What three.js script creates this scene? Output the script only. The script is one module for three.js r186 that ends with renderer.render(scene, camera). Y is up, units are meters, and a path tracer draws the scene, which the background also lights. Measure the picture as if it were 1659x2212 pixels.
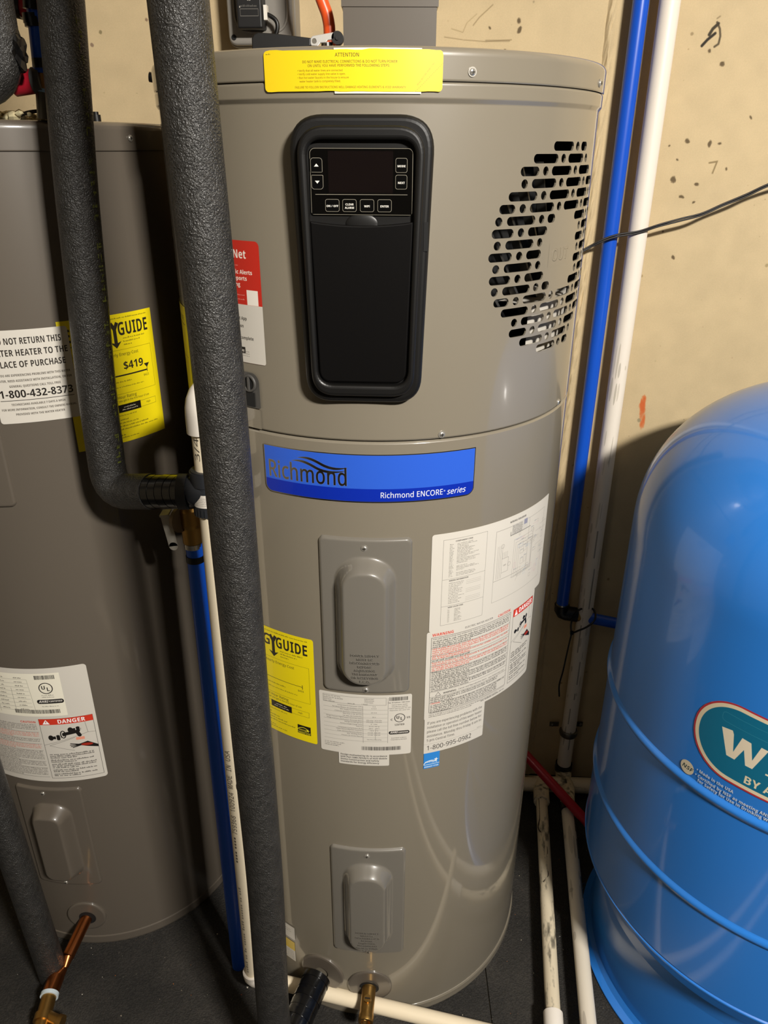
import * as THREE from 'three';
import { mergeGeometries } from 'three/addons/utils/BufferGeometryUtils.js';
import { RectAreaLightUniformsLib } from 'three/addons/lights/RectAreaLightUniformsLib.js';

// ------------------------------------------------------------------ camera, light, exposure
const D2R = Math.PI / 180, F = 1648, PITCH = 25.683, ROLL = 0.214, EYE = 1.4387;
const scene = new THREE.Scene();
const camera = new THREE.PerspectiveCamera(2 * Math.atan(1106 / F) / D2R, 1659 / 2212, 0.02, 30);
camera.rotation.order = 'XYZ';
camera.position.set(0, EYE, 0);
camera.rotation.set(-PITCH * D2R, 0, ROLL * D2R);
scene.add(camera);
const renderer = new THREE.WebGLRenderer();
renderer.toneMapping = THREE.LinearToneMapping;
renderer.toneMappingExposure = 1.0;
renderer.shadowMap.enabled = true;
RectAreaLightUniformsLib.init();
scene.background = new THREE.Color(0x000000);
const LAMP = { pos: new THREE.Vector3(0.86, 2.3, 0.76), aim: new THREE.Vector3(0.05, 0.4, -1.0), w: 0.3, h: 0.1, power: 880, color: [1.0, 0.955, 0.885] };   // tilted shop light hung behind the viewer, to the right
{
  const l = new THREE.RectAreaLight(new THREE.Color().setRGB(...LAMP.color), LAMP.power, LAMP.w, LAMP.h);
  l.position.copy(LAMP.pos); l.lookAt(LAMP.aim); l.castShadow = true;
  l.name = 'shop_light_glow'; scene.add(l);
}

// ------------------------------------------------------------------ helpers
function rng(a) { return () => { a |= 0; a = a + 0x6D2B79F5 | 0; let t = Math.imul(a ^ a >>> 15, 1 | a); t = t + Math.imul(t ^ t >>> 7, 61 | t) ^ t; return ((t ^ t >>> 14) >>> 0) / 4294967296; }; }
const V = (x, y, z) => new THREE.Vector3(x, y, z);
const camM = new THREE.Matrix4().makeRotationFromEuler(camera.rotation);
const ray = (x, y) => V((x - 829.5) / F, -(y - 1106) / F, -1).applyMatrix4(camM);      // a pixel gives a direction only
const atZ = (x, y, z) => { const d = ray(x, y); return V(0, EYE, 0).addScaledVector(d, z / d.z); };
const atH = (x, y, h) => { const d = ray(x, y); return V(0, EYE, 0).addScaledVector(d, (h - EYE) / d.y); };

const names = {};
function numbered(n) { const k = names[n] = (names[n] ?? -1) + 1; return k ? `${n}_${String(k).padStart(3, '0')}` : n; }
function thing(name, label, category, [x, y, z] = [0, 0, 0], turn = 0, group) {
  const o = new THREE.Group(); o.name = numbered(name); o.position.set(x, y, z); o.rotation.y = turn;
  o.userData = { label, category }; if (group) o.userData.group = group; scene.add(o); return o;
}
function part(name, geo, mat, parent, label) {
  const m = new THREE.Mesh(geo, mat); m.name = name; m.castShadow = m.receiveShadow = true; parent.add(m);
  if (label) m.userData.label = label; return m;
}
function solo(name, geo, mat, label, category, group) {
  const m = part(numbered(name), geo, mat, scene); m.userData = { label, category }; if (group) m.userData.group = group; return m;
}
function struct(name, geo, mat) { const m = part(name, geo, mat, scene); m.userData.kind = 'structure'; return m; }
function merge(gs) {
  return mergeGeometries(gs.map(g => { const n = g.index ? g.toNonIndexed() : g; for (const k of Object.keys(n.attributes)) if (!['position', 'normal', 'uv'].includes(k)) n.deleteAttribute(k); return n; }));
}
const box = (w, h, d, x = 0, y = 0, z = 0) => new THREE.BoxGeometry(w, h, d).translate(x, y, z);
// lathe with support loops so long straight runs keep their own normals
function lathe(pts, seg = 96, a0 = 0, a1 = Math.PI * 2) {
  const out = [];
  for (let i = 0; i < pts.length; i++) {
    const p = new THREE.Vector2(...pts[i]);
    if (i) {
      const q = new THREE.Vector2(...pts[i - 1]), L = p.distanceTo(q), e = Math.min(0.0009, L * 0.25);
      if (L > 0.003) { out.push(q.clone().lerp(p, e / L)); out.push(p.clone().lerp(q, e / L)); }
    }
    out.push(p);
  }
  return new THREE.LatheGeometry(out, seg, a0, a1);
}
// quarter-round edge of a lathe profile, going up and inward from (r, h)
const arcTo = (r, h, q, n = 7) => Array.from({ length: n + 1 }, (_, i) => { const a = i / n * Math.PI / 2; return [r - q + q * Math.cos(a), h + q * Math.sin(a)]; });
// straight pipe between two points, u = 0.5 of its wrap faces +z; uv scaled by tile (metres) if given
function pipe(a, b, r, { r2 = r, seg = 40, tile, open = false } = {}) {
  const d = b.clone().sub(a), L = d.length();
  const g = new THREE.CylinderGeometry(r2, r, L, seg, 1, open).rotateY(Math.PI);
  if (tile) { const u = g.attributes.uv; for (let i = 0; i < u.count; i++) u.setXY(i, u.getX(i) * Math.max(1, Math.round(2 * Math.PI * r / tile)), u.getY(i) * L / tile); }
  g.applyQuaternion(new THREE.Quaternion().setFromUnitVectors(V(0, 1, 0), d.normalize()));
  return g.translate((a.x + b.x) / 2, (a.y + b.y) / 2, (a.z + b.z) / 2);
}
// tube through corner points, corners rounded
function bent(pts, r, rad = 0.03, { seg = 32, tile = 0.078, caps = true } = {}) {
  const cp = new THREE.CurvePath(); let last = pts[0].clone();
  for (let i = 1; i < pts.length - 1; i++) {
    const p = pts[i], a = pts[i - 1].clone().sub(p), b = pts[i + 1].clone().sub(p), sharp = a.angleTo(b) < 2.4, e = Math.min(sharp ? Math.min(rad, 0.05) : rad, a.length() * 0.49, b.length() * 0.49);
    const s = p.clone().addScaledVector(a.normalize(), e), t = p.clone().addScaledVector(b.normalize(), e);
    cp.add(new THREE.LineCurve3(last, s)); cp.add(new THREE.QuadraticBezierCurve3(s, p.clone(), t)); last = t;
  }
  cp.add(new THREE.LineCurve3(last, pts[pts.length - 1].clone()));
  const L = cp.getLength(), n = Math.max(8, Math.round(L / 0.008));
  const g = new THREE.TubeGeometry(cp, n, r, seg, false), u = g.attributes.uv, nu = Math.max(1, Math.round(2 * Math.PI * r / tile));
  for (let i = 0; i < u.count; i++) u.setXY(i, u.getY(i) * nu, u.getX(i) * L / tile);
  const gs = [g];
  if (caps) for (const t of [0, 1]) {
    const c = new THREE.CircleGeometry(r, seg), d = cp.getTangent(t).multiplyScalar(t ? 1 : -1);
    c.applyQuaternion(new THREE.Quaternion().setFromUnitVectors(V(0, 0, 1), d)); const p = cp.getPoint(t); gs.push(c.translate(p.x, p.y, p.z));
  }
  return merge(gs);
}
function curveTube(pts, r, n = 60, seg = 10) { return new THREE.TubeGeometry(new THREE.CatmullRomCurve3(pts), n, r, seg, false); }
// grid surface from a function of (u,v) in 0..1
function surf(nu, nv, fn) {
  const g = new THREE.BufferGeometry(), p = [], uv = [], ix = [];
  for (let j = 0; j <= nv; j++) for (let i = 0; i <= nu; i++) { const q = fn(i / nu, j / nv); p.push(q[0], q[1], q[2]); uv.push(i / nu, j / nv); }
  for (let j = 0; j < nv; j++) for (let i = 0; i < nu; i++) { const a = j * (nu + 1) + i, b = a + 1, c = a + nu + 1, d = c + 1; ix.push(a, b, d, a, d, c); }
  g.setAttribute('position', new THREE.Float32BufferAttribute(p, 3)); g.setAttribute('uv', new THREE.Float32BufferAttribute(uv, 2)); g.setIndex(ix); g.computeVertexNormals(); return g;
}
// sheet lying on a cylinder: phi in degrees, rounded corners [tl, tr, br, bl] in metres, optional extra lift
function patch(R, p0, p1, h0, h1, { rad = [0, 0, 0, 0], top, bottom, lift } = {}) {
  const W = (p1 - p0) * D2R * R, H = h1 - h0, us = new Set([0, 1]);
  const n = Math.max(8, Math.ceil((p1 - p0) / 1.5)); for (let i = 1; i < n; i++) us.add(i / n);
  for (let k = 1; k < 8; k++) { const c = 1 - Math.cos(k / 8 * Math.PI / 2); us.add(c * Math.max(rad[0], rad[3]) / W); us.add(1 - c * Math.max(rad[1], rad[2]) / W); }
  const U = [...us].sort((a, b) => a - b), p = [], nn = [], uv = [], ix = [], round = (d, r) => d < r ? r - Math.sqrt(Math.max(0, r * r - (r - d) ** 2)) : 0;
  U.forEach((u, i) => {
    const dl = u * W, dr = (1 - u) * W, t = (1 - Math.max(round(dl, rad[0]), round(dr, rad[1])) / H) + (top ? top(u) / H : 0), b = Math.max(round(dl, rad[3]), round(dr, rad[2])) / H + (bottom ? bottom(u) / H : 0);
    const a = (p0 + (p1 - p0) * u) * D2R;
    for (const v of [b, (b + t) / 2, t]) { const r = R + (lift ? lift(u, v) : 0); p.push(r * Math.sin(a), h0 + v * H, r * Math.cos(a)); nn.push(Math.sin(a), 0, Math.cos(a)); uv.push(u, v); }
    if (i) for (const k of [0, 1]) { const o = (i - 1) * 3 + k; ix.push(o, o + 3, o + 4, o, o + 4, o + 1); }
  });
  const g = new THREE.BufferGeometry(); g.setAttribute('position', new THREE.Float32BufferAttribute(p, 3)); g.setAttribute('normal', new THREE.Float32BufferAttribute(nn, 3)); g.setAttribute('uv', new THREE.Float32BufferAttribute(uv, 2)); g.setIndex(ix); return g;
}
function rrect(w, h, r, wb = w) {   // rounded rectangle, bottom width may differ
  const s = new THREE.Shape(), rt = Array.isArray(r) ? r[0] : r, rb = Array.isArray(r) ? r[1] : r;
  s.moveTo(-wb / 2 + rb, -h / 2); s.lineTo(wb / 2 - rb, -h / 2); s.quadraticCurveTo(wb / 2, -h / 2, wb / 2 + (w - wb) / 2 * rb / h, -h / 2 + rb);
  s.lineTo(w / 2 - (w - wb) / 2 * rt / h, h / 2 - rt); s.quadraticCurveTo(w / 2, h / 2, w / 2 - rt, h / 2); s.lineTo(-w / 2 + rt, h / 2); s.quadraticCurveTo(-w / 2, h / 2, -w / 2 + (w - wb) / 2 * rt / h, h / 2 - rt);
  s.lineTo(-wb / 2 - (w - wb) / 2 * rb / h, -h / 2 + rb); s.quadraticCurveTo(-wb / 2, -h / 2, -wb / 2 + rb, -h / 2); return s;
}
const extrude = (s, depth, bevel = 0.002, seg = 3) => new THREE.ExtrudeGeometry(s, { depth: Math.max(0.0001, depth - bevel), bevelEnabled: bevel > 0, bevelSize: bevel, bevelOffset: -bevel, bevelThickness: bevel, bevelSegments: seg, curveSegments: 10 });
function dome(r, h, seg = 16) { const pts = []; for (let i = 0; i <= 5; i++) { const a = i / 5 * Math.PI / 2; pts.push(new THREE.Vector2(r * Math.sin(a) + 1e-5, h * Math.cos(a))); } return new THREE.LatheGeometry(pts.reverse(), seg).rotateX(Math.PI / 2); }

// ------------------------------------------------------------------ textures
function canvas(w, h, fill) { const c = document.createElement('canvas'); c.width = Math.round(w); c.height = Math.round(h); const x = c.getContext('2d'); if (fill) { x.fillStyle = fill; x.fillRect(0, 0, c.width, c.height); } return [c, x]; }
function ctex(c, srgb = true) { const t = new THREE.CanvasTexture(c); if (srgb) t.colorSpace = THREE.SRGBColorSpace; t.wrapS = t.wrapT = THREE.RepeatWrapping; t.anisotropy = 8; return t; }
function tileNoise(n, cell, seed, oct = 4, gain = 0.5) {   // tileable value noise
  const out = new Float32Array(n * n); let amp = 1, tot = 0;
  for (let o = 0; o < oct; o++) {
    const c = Math.max(2, Math.round(n / (cell / 2 ** o))); if (c > n) break; const R = rng(seed + o * 77), g = Float32Array.from({ length: c * c }, R);
    for (let y = 0; y < n; y++) for (let x = 0; x < n; x++) {
      const fx = x / n * c, fy = y / n * c, x0 = Math.floor(fx), y0 = Math.floor(fy); let tx = fx - x0, ty = fy - y0; tx = tx * tx * (3 - 2 * tx); ty = ty * ty * (3 - 2 * ty);
      const x1 = (x0 + 1) % c, y1 = (y0 + 1) % c, a = g[y0 * c + x0], b = g[y0 * c + x1], d = g[y1 * c + x0], e = g[y1 * c + x1];
      out[y * n + x] += amp * (a + (b - a) * tx + (d - a) * ty + (a - b - d + e) * tx * ty);
    }
    tot += amp; amp *= gain;
  }
  for (let i = 0; i < out.length; i++) out[i] /= tot; return out;
}
function dataTex(n, fn, srgb) {
  const d = new Uint8Array(n * n * 4);
  for (let i = 0; i < n * n; i++) { const c = fn(i % n, Math.floor(i / n), i); for (let k = 0; k < 3; k++) d[i * 4 + k] = Math.max(0, Math.min(255, c[k])); d[i * 4 + 3] = 255; }
  const t = new THREE.DataTexture(d, n, n); t.wrapS = t.wrapT = THREE.RepeatWrapping; t.magFilter = THREE.LinearFilter; t.minFilter = THREE.LinearMipmapLinearFilter; t.generateMipmaps = true; if (srgb) t.colorSpace = THREE.SRGBColorSpace; t.needsUpdate = true; return t;
}
const grey = v => [v, v, v];
const std = o => new THREE.MeshStandardMaterial(o), phy = o => new THREE.MeshPhysicalMaterial(o);

// ------------------------------------------------------------------ materials
const M = {
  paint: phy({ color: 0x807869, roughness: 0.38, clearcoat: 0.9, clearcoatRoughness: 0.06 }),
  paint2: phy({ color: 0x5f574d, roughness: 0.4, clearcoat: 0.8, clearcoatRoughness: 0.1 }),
  plate: phy({ color: 0x716b62, roughness: 0.36, clearcoat: 0.9, clearcoatRoughness: 0.05 }),
  blackPlastic: std({ color: 0x121110, roughness: 0.4 }),
  blackMatte: std({ color: 0x0b0a0a, roughness: 0.3 }),
  blackGloss: phy({ color: 0x060606, roughness: 0.16, clearcoat: 0.4, clearcoatRoughness: 0.08 }),
  tape: std({ color: 0x0e0e0f, roughness: 0.2 }),
  chrome: std({ color: 0xd8d4cc, metalness: 1, roughness: 0.18 }),
  zinc: std({ color: 0xb9b2a4, metalness: 1, roughness: 0.3 }),
  brass: std({ color: 0xb0894c, metalness: 1, roughness: 0.4 }),
  copper: std({ color: 0xb36a3c, metalness: 1, roughness: 0.28 }),
  pvc: std({ color: 0xf2e2c4, roughness: 0.4 }),
  pvcWhite: std({ color: 0xf0e8dc, roughness: 0.38 }),
  pvcDirty: null,
  fitting: std({ color: 0x2d2f33, roughness: 0.42 }),
  bluePex: std({ color: 0x1552c4, roughness: 0.32 }),
  redPex: std({ color: 0xb01a2c, roughness: 0.35 }),
  orangePex: std({ color: 0xee5a26, roughness: 0.35 }),
  tank: phy({ color: 0x2a7bd4, roughness: 0.34, clearcoat: 0.7, clearcoatRoughness: 0.08 }),
  greyPlastic: std({ color: 0x8b867e, roughness: 0.45 }),
  darkGreyPlastic: std({ color: 0x4a4845, roughness: 0.5 }),
  rubber: null, white: std({ color: 0xece6da, roughness: 0.5 }),
  insulation: std({ color: 0xb9b3a8, roughness: 0.95 }),
  blackInside: std({ color: 0x0a0a0a, roughness: 0.8 }),
  steel: std({ color: 0x6d6a64, metalness: 0.9, roughness: 0.4 }),
  wire: std({ color: 0x17130f, roughness: 0.5 }),
};
// closed-cell foam sleeve: crinkled skin
const foamN = tileNoise(512, 9, 5, 3, 0.65), foamC = tileNoise(512, 60, 9, 4);
const foamBump = dataTex(512, (x, y, i) => grey(255 * Math.min(1, Math.max(0, (foamN[i] - 0.22) * 1.8))));
const foamMap = dataTex(512, (x, y, i) => { const v = 47 + 24 * (foamC[i] - 0.5) + 22 * (foamN[i] - 0.5); return [v * 1.03, v, v * 0.96]; }, true);
M.foam = std({ map: foamMap, bumpMap: foamBump, bumpScale: 0.0008, roughness: 0.33 });
// floor mat
const matN = tileNoise(1024, 200, 21, 5, 0.6), matF = tileNoise(1024, 3, 23, 1), matS = tileNoise(1024, 8, 29, 2);
M.rubber = std({
  map: dataTex(1024, (x, y, i) => { let v = 38 + 44 * (matN[i] - 0.5) + 18 * (matF[i] - 0.5); if (matS[i] > 0.86) v += (matS[i] - 0.86) * 420; return [v * 1.07, v, v * 0.9]; }, true),
  bumpMap: dataTex(1024, (x, y, i) => grey(255 * (0.6 * matF[i] + 0.4 * matS[i]))), bumpScale: 0.0012, roughness: 0.8,
});
// soiled pvc
const pvN = tileNoise(512, 120, 31, 5, 0.6);
M.pvcDirty = std({ map: dataTex(512, (x, y, i) => { const d = Math.max(0, pvN[i] - 0.56) * 3.2, k = 1 - Math.min(0.75, d); return [222 * k, 208 * k, 180 * k]; }, true), roughness: 0.5 });
// painted concrete wall, 2.1 m repeat with its own pits, scratches and stains
const WT = 2.1, WA = 4.5 * D2R, WP0 = V(-0.57, 0, -1.535), WN = V(-Math.sin(WA), 0, Math.cos(WA));   // back wall: a point on its face and its normal
const atWall = (x, y, off = 0) => { const d = ray(x, y), p = WP0.clone().addScaledVector(WN, off); return V(0, EYE, 0).addScaledVector(d, p.clone().sub(V(0, EYE, 0)).dot(WN) / d.dot(WN)); };
const wallS = p => (p.x - WP0.x) * Math.cos(WA) + (p.z - WP0.z) * Math.sin(WA);      // distance along the wall
const onWall = (x, off) => V(x, 0, WP0.z + (x - WP0.x) * Math.tan(WA) + off / Math.cos(WA));
const WALLZ = -1.7;
{
  const n = 2048, [c, x] = canvas(n, n), a = tileNoise(512, 160, 41, 5, 0.55), b = tileNoise(512, 6, 47, 2), im = x.createImageData(n, n), R = rng(3);
  for (let j = 0; j < n; j++) for (let i = 0; i < n; i++) {
    const k = ((j >> 2) * 512 + (i >> 2)), v = 0.9 + 0.16 * a[k] + 0.05 * (b[k] - 0.5) + 0.03 * (R() - 0.5), o = (j * n + i) * 4;
    im.data[o] = 203 * v; im.data[o + 1] = 181 * v; im.data[o + 2] = 141 * v; im.data[o + 3] = 255;
  }
  x.putImageData(im, 0, 0);
  const S = n / WT, px = (u, v) => { const p = atWall(u, v); return [((wallS(p) + 0.3) * S), n - p.y * S]; };
  const Rq = rng(19), pit = (u, v, w, h, col, rot = 0) => { const [X, Y] = px(u, v); x.save(); x.translate(X, Y); x.rotate(rot); x.fillStyle = col; for (let k = 0; k < 3; k++) { x.beginPath(); for (let i = 0; i < 9; i++) { const a = i / 9 * 6.283, q = 0.45 + 0.6 * Rq(); x.lineTo(w * q * Math.cos(a), h * q * Math.sin(a)); } x.closePath(); x.fill(); } x.restore(); };
  const Rp = rng(11);
  for (let i = 0; i < 620; i++) { const X = Rp() * n, Y = Rp() * n, s = Rp(); x.fillStyle = `rgba(${60 + 50 * Rp()},${48 + 38 * Rp()},${30 + 20 * Rp()},${0.15 + 0.4 * Rp()})`; x.beginPath(); x.ellipse(X, Y, 0.7 + 3.2 * s * s * s * s, 0.7 + 2.6 * s * s * s, Rp() * 3, 0, 7); x.fill(); }
  for (const [u, v, w, h] of [[1485, 305, 4, 6], [1533, 310, 4, 6], [1455, 388, 7, 6], [1505, 398, 5, 3], [1472, 425, 3, 6], [1498, 437, 4, 2], [1560, 138, 4, 5], [1533, 110, 3, 3.5], [1446, 315, 2, 2], [1463, 345, 2, 3], [1555, 310, 4, 2], [1569, 365, 3, 2], [1622, 254, 4, 2], [1432, 500, 2, 2], [1454, 556, 3, 5], [1121, 45, 4, 5], [1122, 65, 4, 6], [1058, 60, 2, 3], [1091, 108, 2, 2]]) pit(u, v, w, h, 'rgba(84,68,44,0.5)', u);
  const stroke = (pts, w, col) => { x.strokeStyle = col; x.lineWidth = w; x.lineCap = 'round'; x.beginPath(); pts.forEach((p, i) => i ? x.lineTo(...px(...p)) : x.moveTo(...px(...p))); x.stroke(); };
  stroke([[1549, 40], [1556, 35]], 2, 'rgba(90,75,50,.5)');
  stroke([[1532, 75], [1540, 62], [1552, 51]], 4.5, 'rgba(45,38,26,.9)');
  stroke([[1516, 99], [1528, 86], [1545, 72]], 4, 'rgba(35,30,22,.95)');
  stroke([[1543, 101], [1552, 95], [1556, 78], [1555, 62], [1549, 48]], 3, 'rgba(60,50,34,.8)');
  stroke([[1532, 352], [1549, 349], [1539, 374]], 2.5, 'rgba(110,92,58,.7)');
  stroke([[1065, 10], [1035, 38], [1022, 55]], 1.2, 'rgba(110,90,56,.6)'); stroke([[960, 80], [1000, 86], [1050, 90], [1105, 86]], 1.2, 'rgba(110,90,56,.6)'); stroke([[1050, 88], [1100, 88]], 3, 'rgba(130,112,80,.5)');
  stroke([[975, 62], [1000, 70], [1008, 50], [1030, 30]], 1, 'rgba(120,98,60,.5)');
  for (let i = 0; i < 26; i++) { const r = Rp(); pit(1384 + 8 * Rp(), 850 + 70 * r, 3 + 3.5 * (1 - r) * Rp(), 6 + 8 * Rp(), `rgba(196,92,40,${0.35 * (1 - r * 0.6)})`); }
  const t = ctex(c); t.anisotropy = 16;
  const bump = tileNoise(512, 40, 53, 4);
  M.wall = std({ map: t, bumpMap: dataTex(512, (X, Y, i) => grey(255 * bump[i])), bumpScale: 0.004, roughness: 0.85 });
  M.concrete = std({ map: dataTex(512, (X, Y, i) => { const v = 0.8 + 0.35 * a[i]; return [168 * v, 156 * v, 132 * v]; }, true), roughness: 0.9 });
}

// ------------------------------------------------------------------ the room
const RX0 = -2.0, RX1 = 3.7, RZ1 = 3.7, CEIL = 2.4;
function planar(g, fn) { const p = g.attributes.position, u = g.attributes.uv; for (let i = 0; i < p.count; i++) u.setXY(i, ...fn(p.getX(i), p.getY(i), p.getZ(i))); return g; }
const floor = struct('floor', planar(box(RX1 - RX0 + 0.4, 0.15, RZ1 - WALLZ + 0.4, (RX0 + RX1) / 2, -0.083, (RZ1 + WALLZ) / 2), (x, y, z) => [x, z]), M.concrete);
{ // rubber stall mats butted together, a thin open joint between them
  const js = [RX0, -1.02, 0.2, 1.42, 2.64, RX1], zs = [WALLZ, 0.3, 2.1, RZ1];
  for (let i = 0; i < js.length - 1; i++) for (let j = 0; j < zs.length - 1; j++)
    part('rubber_mat', planar(box(js[i + 1] - js[i] - 0.002, 0.008, zs[j + 1] - zs[j] - 0.002, (js[i] + js[i + 1]) / 2, -0.004, (zs[j] + zs[j + 1]) / 2), (x, y, z) => [x / 0.6, z / 0.6]), M.rubber, floor);
}
const wallUV = (x, y, z) => [(x + 0.3) / WT, y / WT];
const wallBack = struct('wall_back', planar(box(RX1 - RX0 + 0.5, CEIL + 0.15, 0.2, (RX0 + RX1) / 2 + 0.57, (CEIL - 0.15) / 2, -0.1), wallUV), M.wall); wallBack.position.copy(WP0); wallBack.rotation.y = -WA;
{ // rough fin left by the concrete form joint
  const R = rng(8), ns = tileNoise(64, 6, 61, 3), f = (t, k) => ns[(Math.floor(t * 63)) * 64 + k];
  const g = surf(10, 260, (u, v) => { const k = Math.floor(u * 10), s = Math.sin(u * Math.PI), jig = 0.5 + R(); return [wallS(onWall(0.3665, 0)) + (u - 0.5) * 0.020 * (0.7 + 0.6 * f(v, 3)) + 0.003 * (f(v, 9) - 0.5), v * CEIL, -0.001 + 0.0065 * s * jig * (0.3 + f(v, 20 + k))]; });
  part('form_joint_ridge', planar(g, wallUV), M.wall, wallBack);
}
struct('wall_left', planar(box(0.2, CEIL + 0.15, RZ1 - WALLZ + 0.4, RX0 - 0.1, (CEIL - 0.15) / 2, (RZ1 + WALLZ) / 2), (x, y, z) => [z, y]), M.concrete);
struct('wall_right', planar(box(0.2, CEIL + 0.15, RZ1 - WALLZ + 0.4, RX1 + 0.1, (CEIL - 0.15) / 2, (RZ1 + WALLZ) / 2), (x, y, z) => [z, y]), M.concrete);
struct('wall_front', planar(box(RX1 - RX0 + 0.4, CEIL + 0.15, 0.2, (RX0 + RX1) / 2, (CEIL - 0.15) / 2, RZ1 + 0.1), (x, y, z) => [x, y]), M.concrete);
struct('ceiling', planar(box(RX1 - RX0 + 0.4, 0.15, RZ1 - WALLZ + 0.4, (RX0 + RX1) / 2, CEIL + 0.075, (RZ1 + WALLZ) / 2), (x, y, z) => [x, z]), M.concrete);
{ // the shop light itself, just behind its glow
  const t = thing('shop_light', 'white shop light hung tilted from the basement ceiling', 'light', LAMP.pos.toArray()), d = LAMP.aim.clone().sub(LAMP.pos).normalize();
  t.lookAt(LAMP.aim);
  part('housing', extrude(rrect(LAMP.w + 0.03, LAMP.h + 0.03, 0.01), 0.05, 0.004).translate(0, 0, -0.058), M.white, t);
  part('diffuser', box(LAMP.w, LAMP.h, 0.006, 0, 0, -0.006), std({ color: 0xffffff, emissive: new THREE.Color().setRGB(...LAMP.color), emissiveIntensity: 8 }), t);
  const inv = t.quaternion.clone().invert();
  for (const x of [-0.15, 0.15]) { const p0 = V(x, 0, -0.03), up = V(0, CEIL - LAMP.pos.y + 0.01, 0).applyQuaternion(inv); part('hanger', pipe(p0, p0.clone().add(up), 0.003, { seg: 8 }), M.zinc, t); }
}

// ------------------------------------------------------------------ printed labels
function label(parent, name, R, p0, p1, h0, h1, draw, o = {}) {
  const W = (p1 - p0) * D2R * R * 1000, H = (h1 - h0) * 1000, k = o.ppm ?? 5, [c, x] = canvas(W * k, H * k, o.bg ?? '#d4cec3');
  x.scale(k, k); x.textBaseline = 'alphabetic'; draw(x, W, H);
  const m = o.mat ?? phy({ map: ctex(c), roughness: 0.42, clearcoat: 0.35, clearcoatRoughness: 0.15 });
  return part(name, patch(R + (o.off ?? 0.0006), p0, p1, h0, h1, o), m, parent, o.label);
}
const INK = '#26221e', RED = '#d33a26';
function txt(x, s, X, Y, size, o = {}) { x.save(); x.fillStyle = o.col ?? INK; x.font = `${o.style ?? ''} ${o.w ?? ''} ${size}px ${o.f ?? 'sans-serif'}`; x.textAlign = o.a ?? 'left'; if (o.sx) { x.translate(X, Y); x.scale(o.sx, 1); x.fillText(s, 0, 0); } else if (o.max) x.fillText(s, X, Y, o.max); else x.fillText(s, X, Y); x.restore(); }
const LOREM = rng(99);
function greek(x, X, Y, w, size, col = INK, bold = 0.5) {   // a line of print too small to read
  x.save(); x.fillStyle = col; x.globalAlpha = bold; let u = X; const e = X + w;
  while (u < e) { const word = Math.min(e - u, size * (0.9 + 2.4 * LOREM())); for (let q = u; q < u + word - size * 0.2; q += size * 0.52) { const up = LOREM() < 0.25 ? 0.3 : 0; x.fillRect(q, Y - size * (0.55 + up), size * 0.34, size * (0.52 + up)); } u += word + size * 0.4; }
  x.restore();
}
const line = (x, a, b, c, d, w = 0.3, col = INK) => { x.strokeStyle = col; x.lineWidth = w; x.beginPath(); x.moveTo(a, b); x.lineTo(c, d); x.stroke(); };
const frame = (x, a, b, w, h, lw = 0.3, col = INK) => { x.strokeStyle = col; x.lineWidth = lw; x.strokeRect(a, b, w, h); };
const fill = (x, a, b, w, h, col) => { x.fillStyle = col; x.fillRect(a, b, w, h); };
function barcode(x, a, b, w, h, seed) { const R = rng(seed); let u = a; while (u < a + w) { const k = 0.25 + 0.7 * R(); fill(x, u, b, Math.min(k, a + w - u), h, '#2a2622'); u += k + 0.25 + 0.6 * R(); } }
function ulMark(x, X, Y, r) { x.strokeStyle = INK; x.lineWidth = r * 0.14; x.beginPath(); x.arc(X, Y, r, 0, 7); x.stroke(); txt(x, 'U', X - r * 0.36, Y + r * 0.18, r * 1.0, { w: 'bold', a: 'center' }); txt(x, 'L', X + r * 0.34, Y + r * 0.5, r * 1.0, { w: 'bold', a: 'center' }); }
function ahri(x, X, Y, w) { const h = w * 0.2; x.fillStyle = '#1a1715'; x.beginPath(); x.roundRect(X, Y, w, h, h * 0.45); x.fill(); txt(x, 'AHRI', X + w * 0.06, Y + h * 0.76, h * 0.78, { w: 'bold', style: 'italic', col: '#f2ece2', max: w * 0.36 }); txt(x, 'CERTIFIED', X + w * 0.45, Y + h * 0.72, h * 0.56, { w: 'bold', col: '#f2ece2', max: w * 0.5 }); }
function energyStar(x, X, Y, w, h, bg, fg) {
  fill(x, X, Y, w, h, bg); x.strokeStyle = fg; x.lineWidth = w * 0.05; x.beginPath(); x.arc(X + w * 0.44, Y + h * 0.95, w * 0.52, Math.PI * 1.14, Math.PI * 1.78); x.stroke();
  txt(x, 'energy', X + w * 0.07, Y + h * 0.62, w * 0.2, { style: 'italic', w: 'bold', col: fg, f: 'serif' });
  x.fillStyle = fg; x.beginPath(); for (let i = 0; i < 10; i++) { const r = i % 2 ? w * 0.06 : w * 0.15, a = -Math.PI / 2 + i * Math.PI / 5 + 0.2; x.lineTo(X + w * 0.78 + r * Math.cos(a), Y + h * 0.5 + r * Math.sin(a)); } x.closePath(); x.fill();
  fill(x, X, Y + h * 0.74, w, h * 0.03, fg); txt(x, 'ENERGY STAR', X + w * 0.5, Y + h * 0.95, w * 0.14, { w: 'bold', col: fg, a: 'center', max: w * 0.92 });
}
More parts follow.
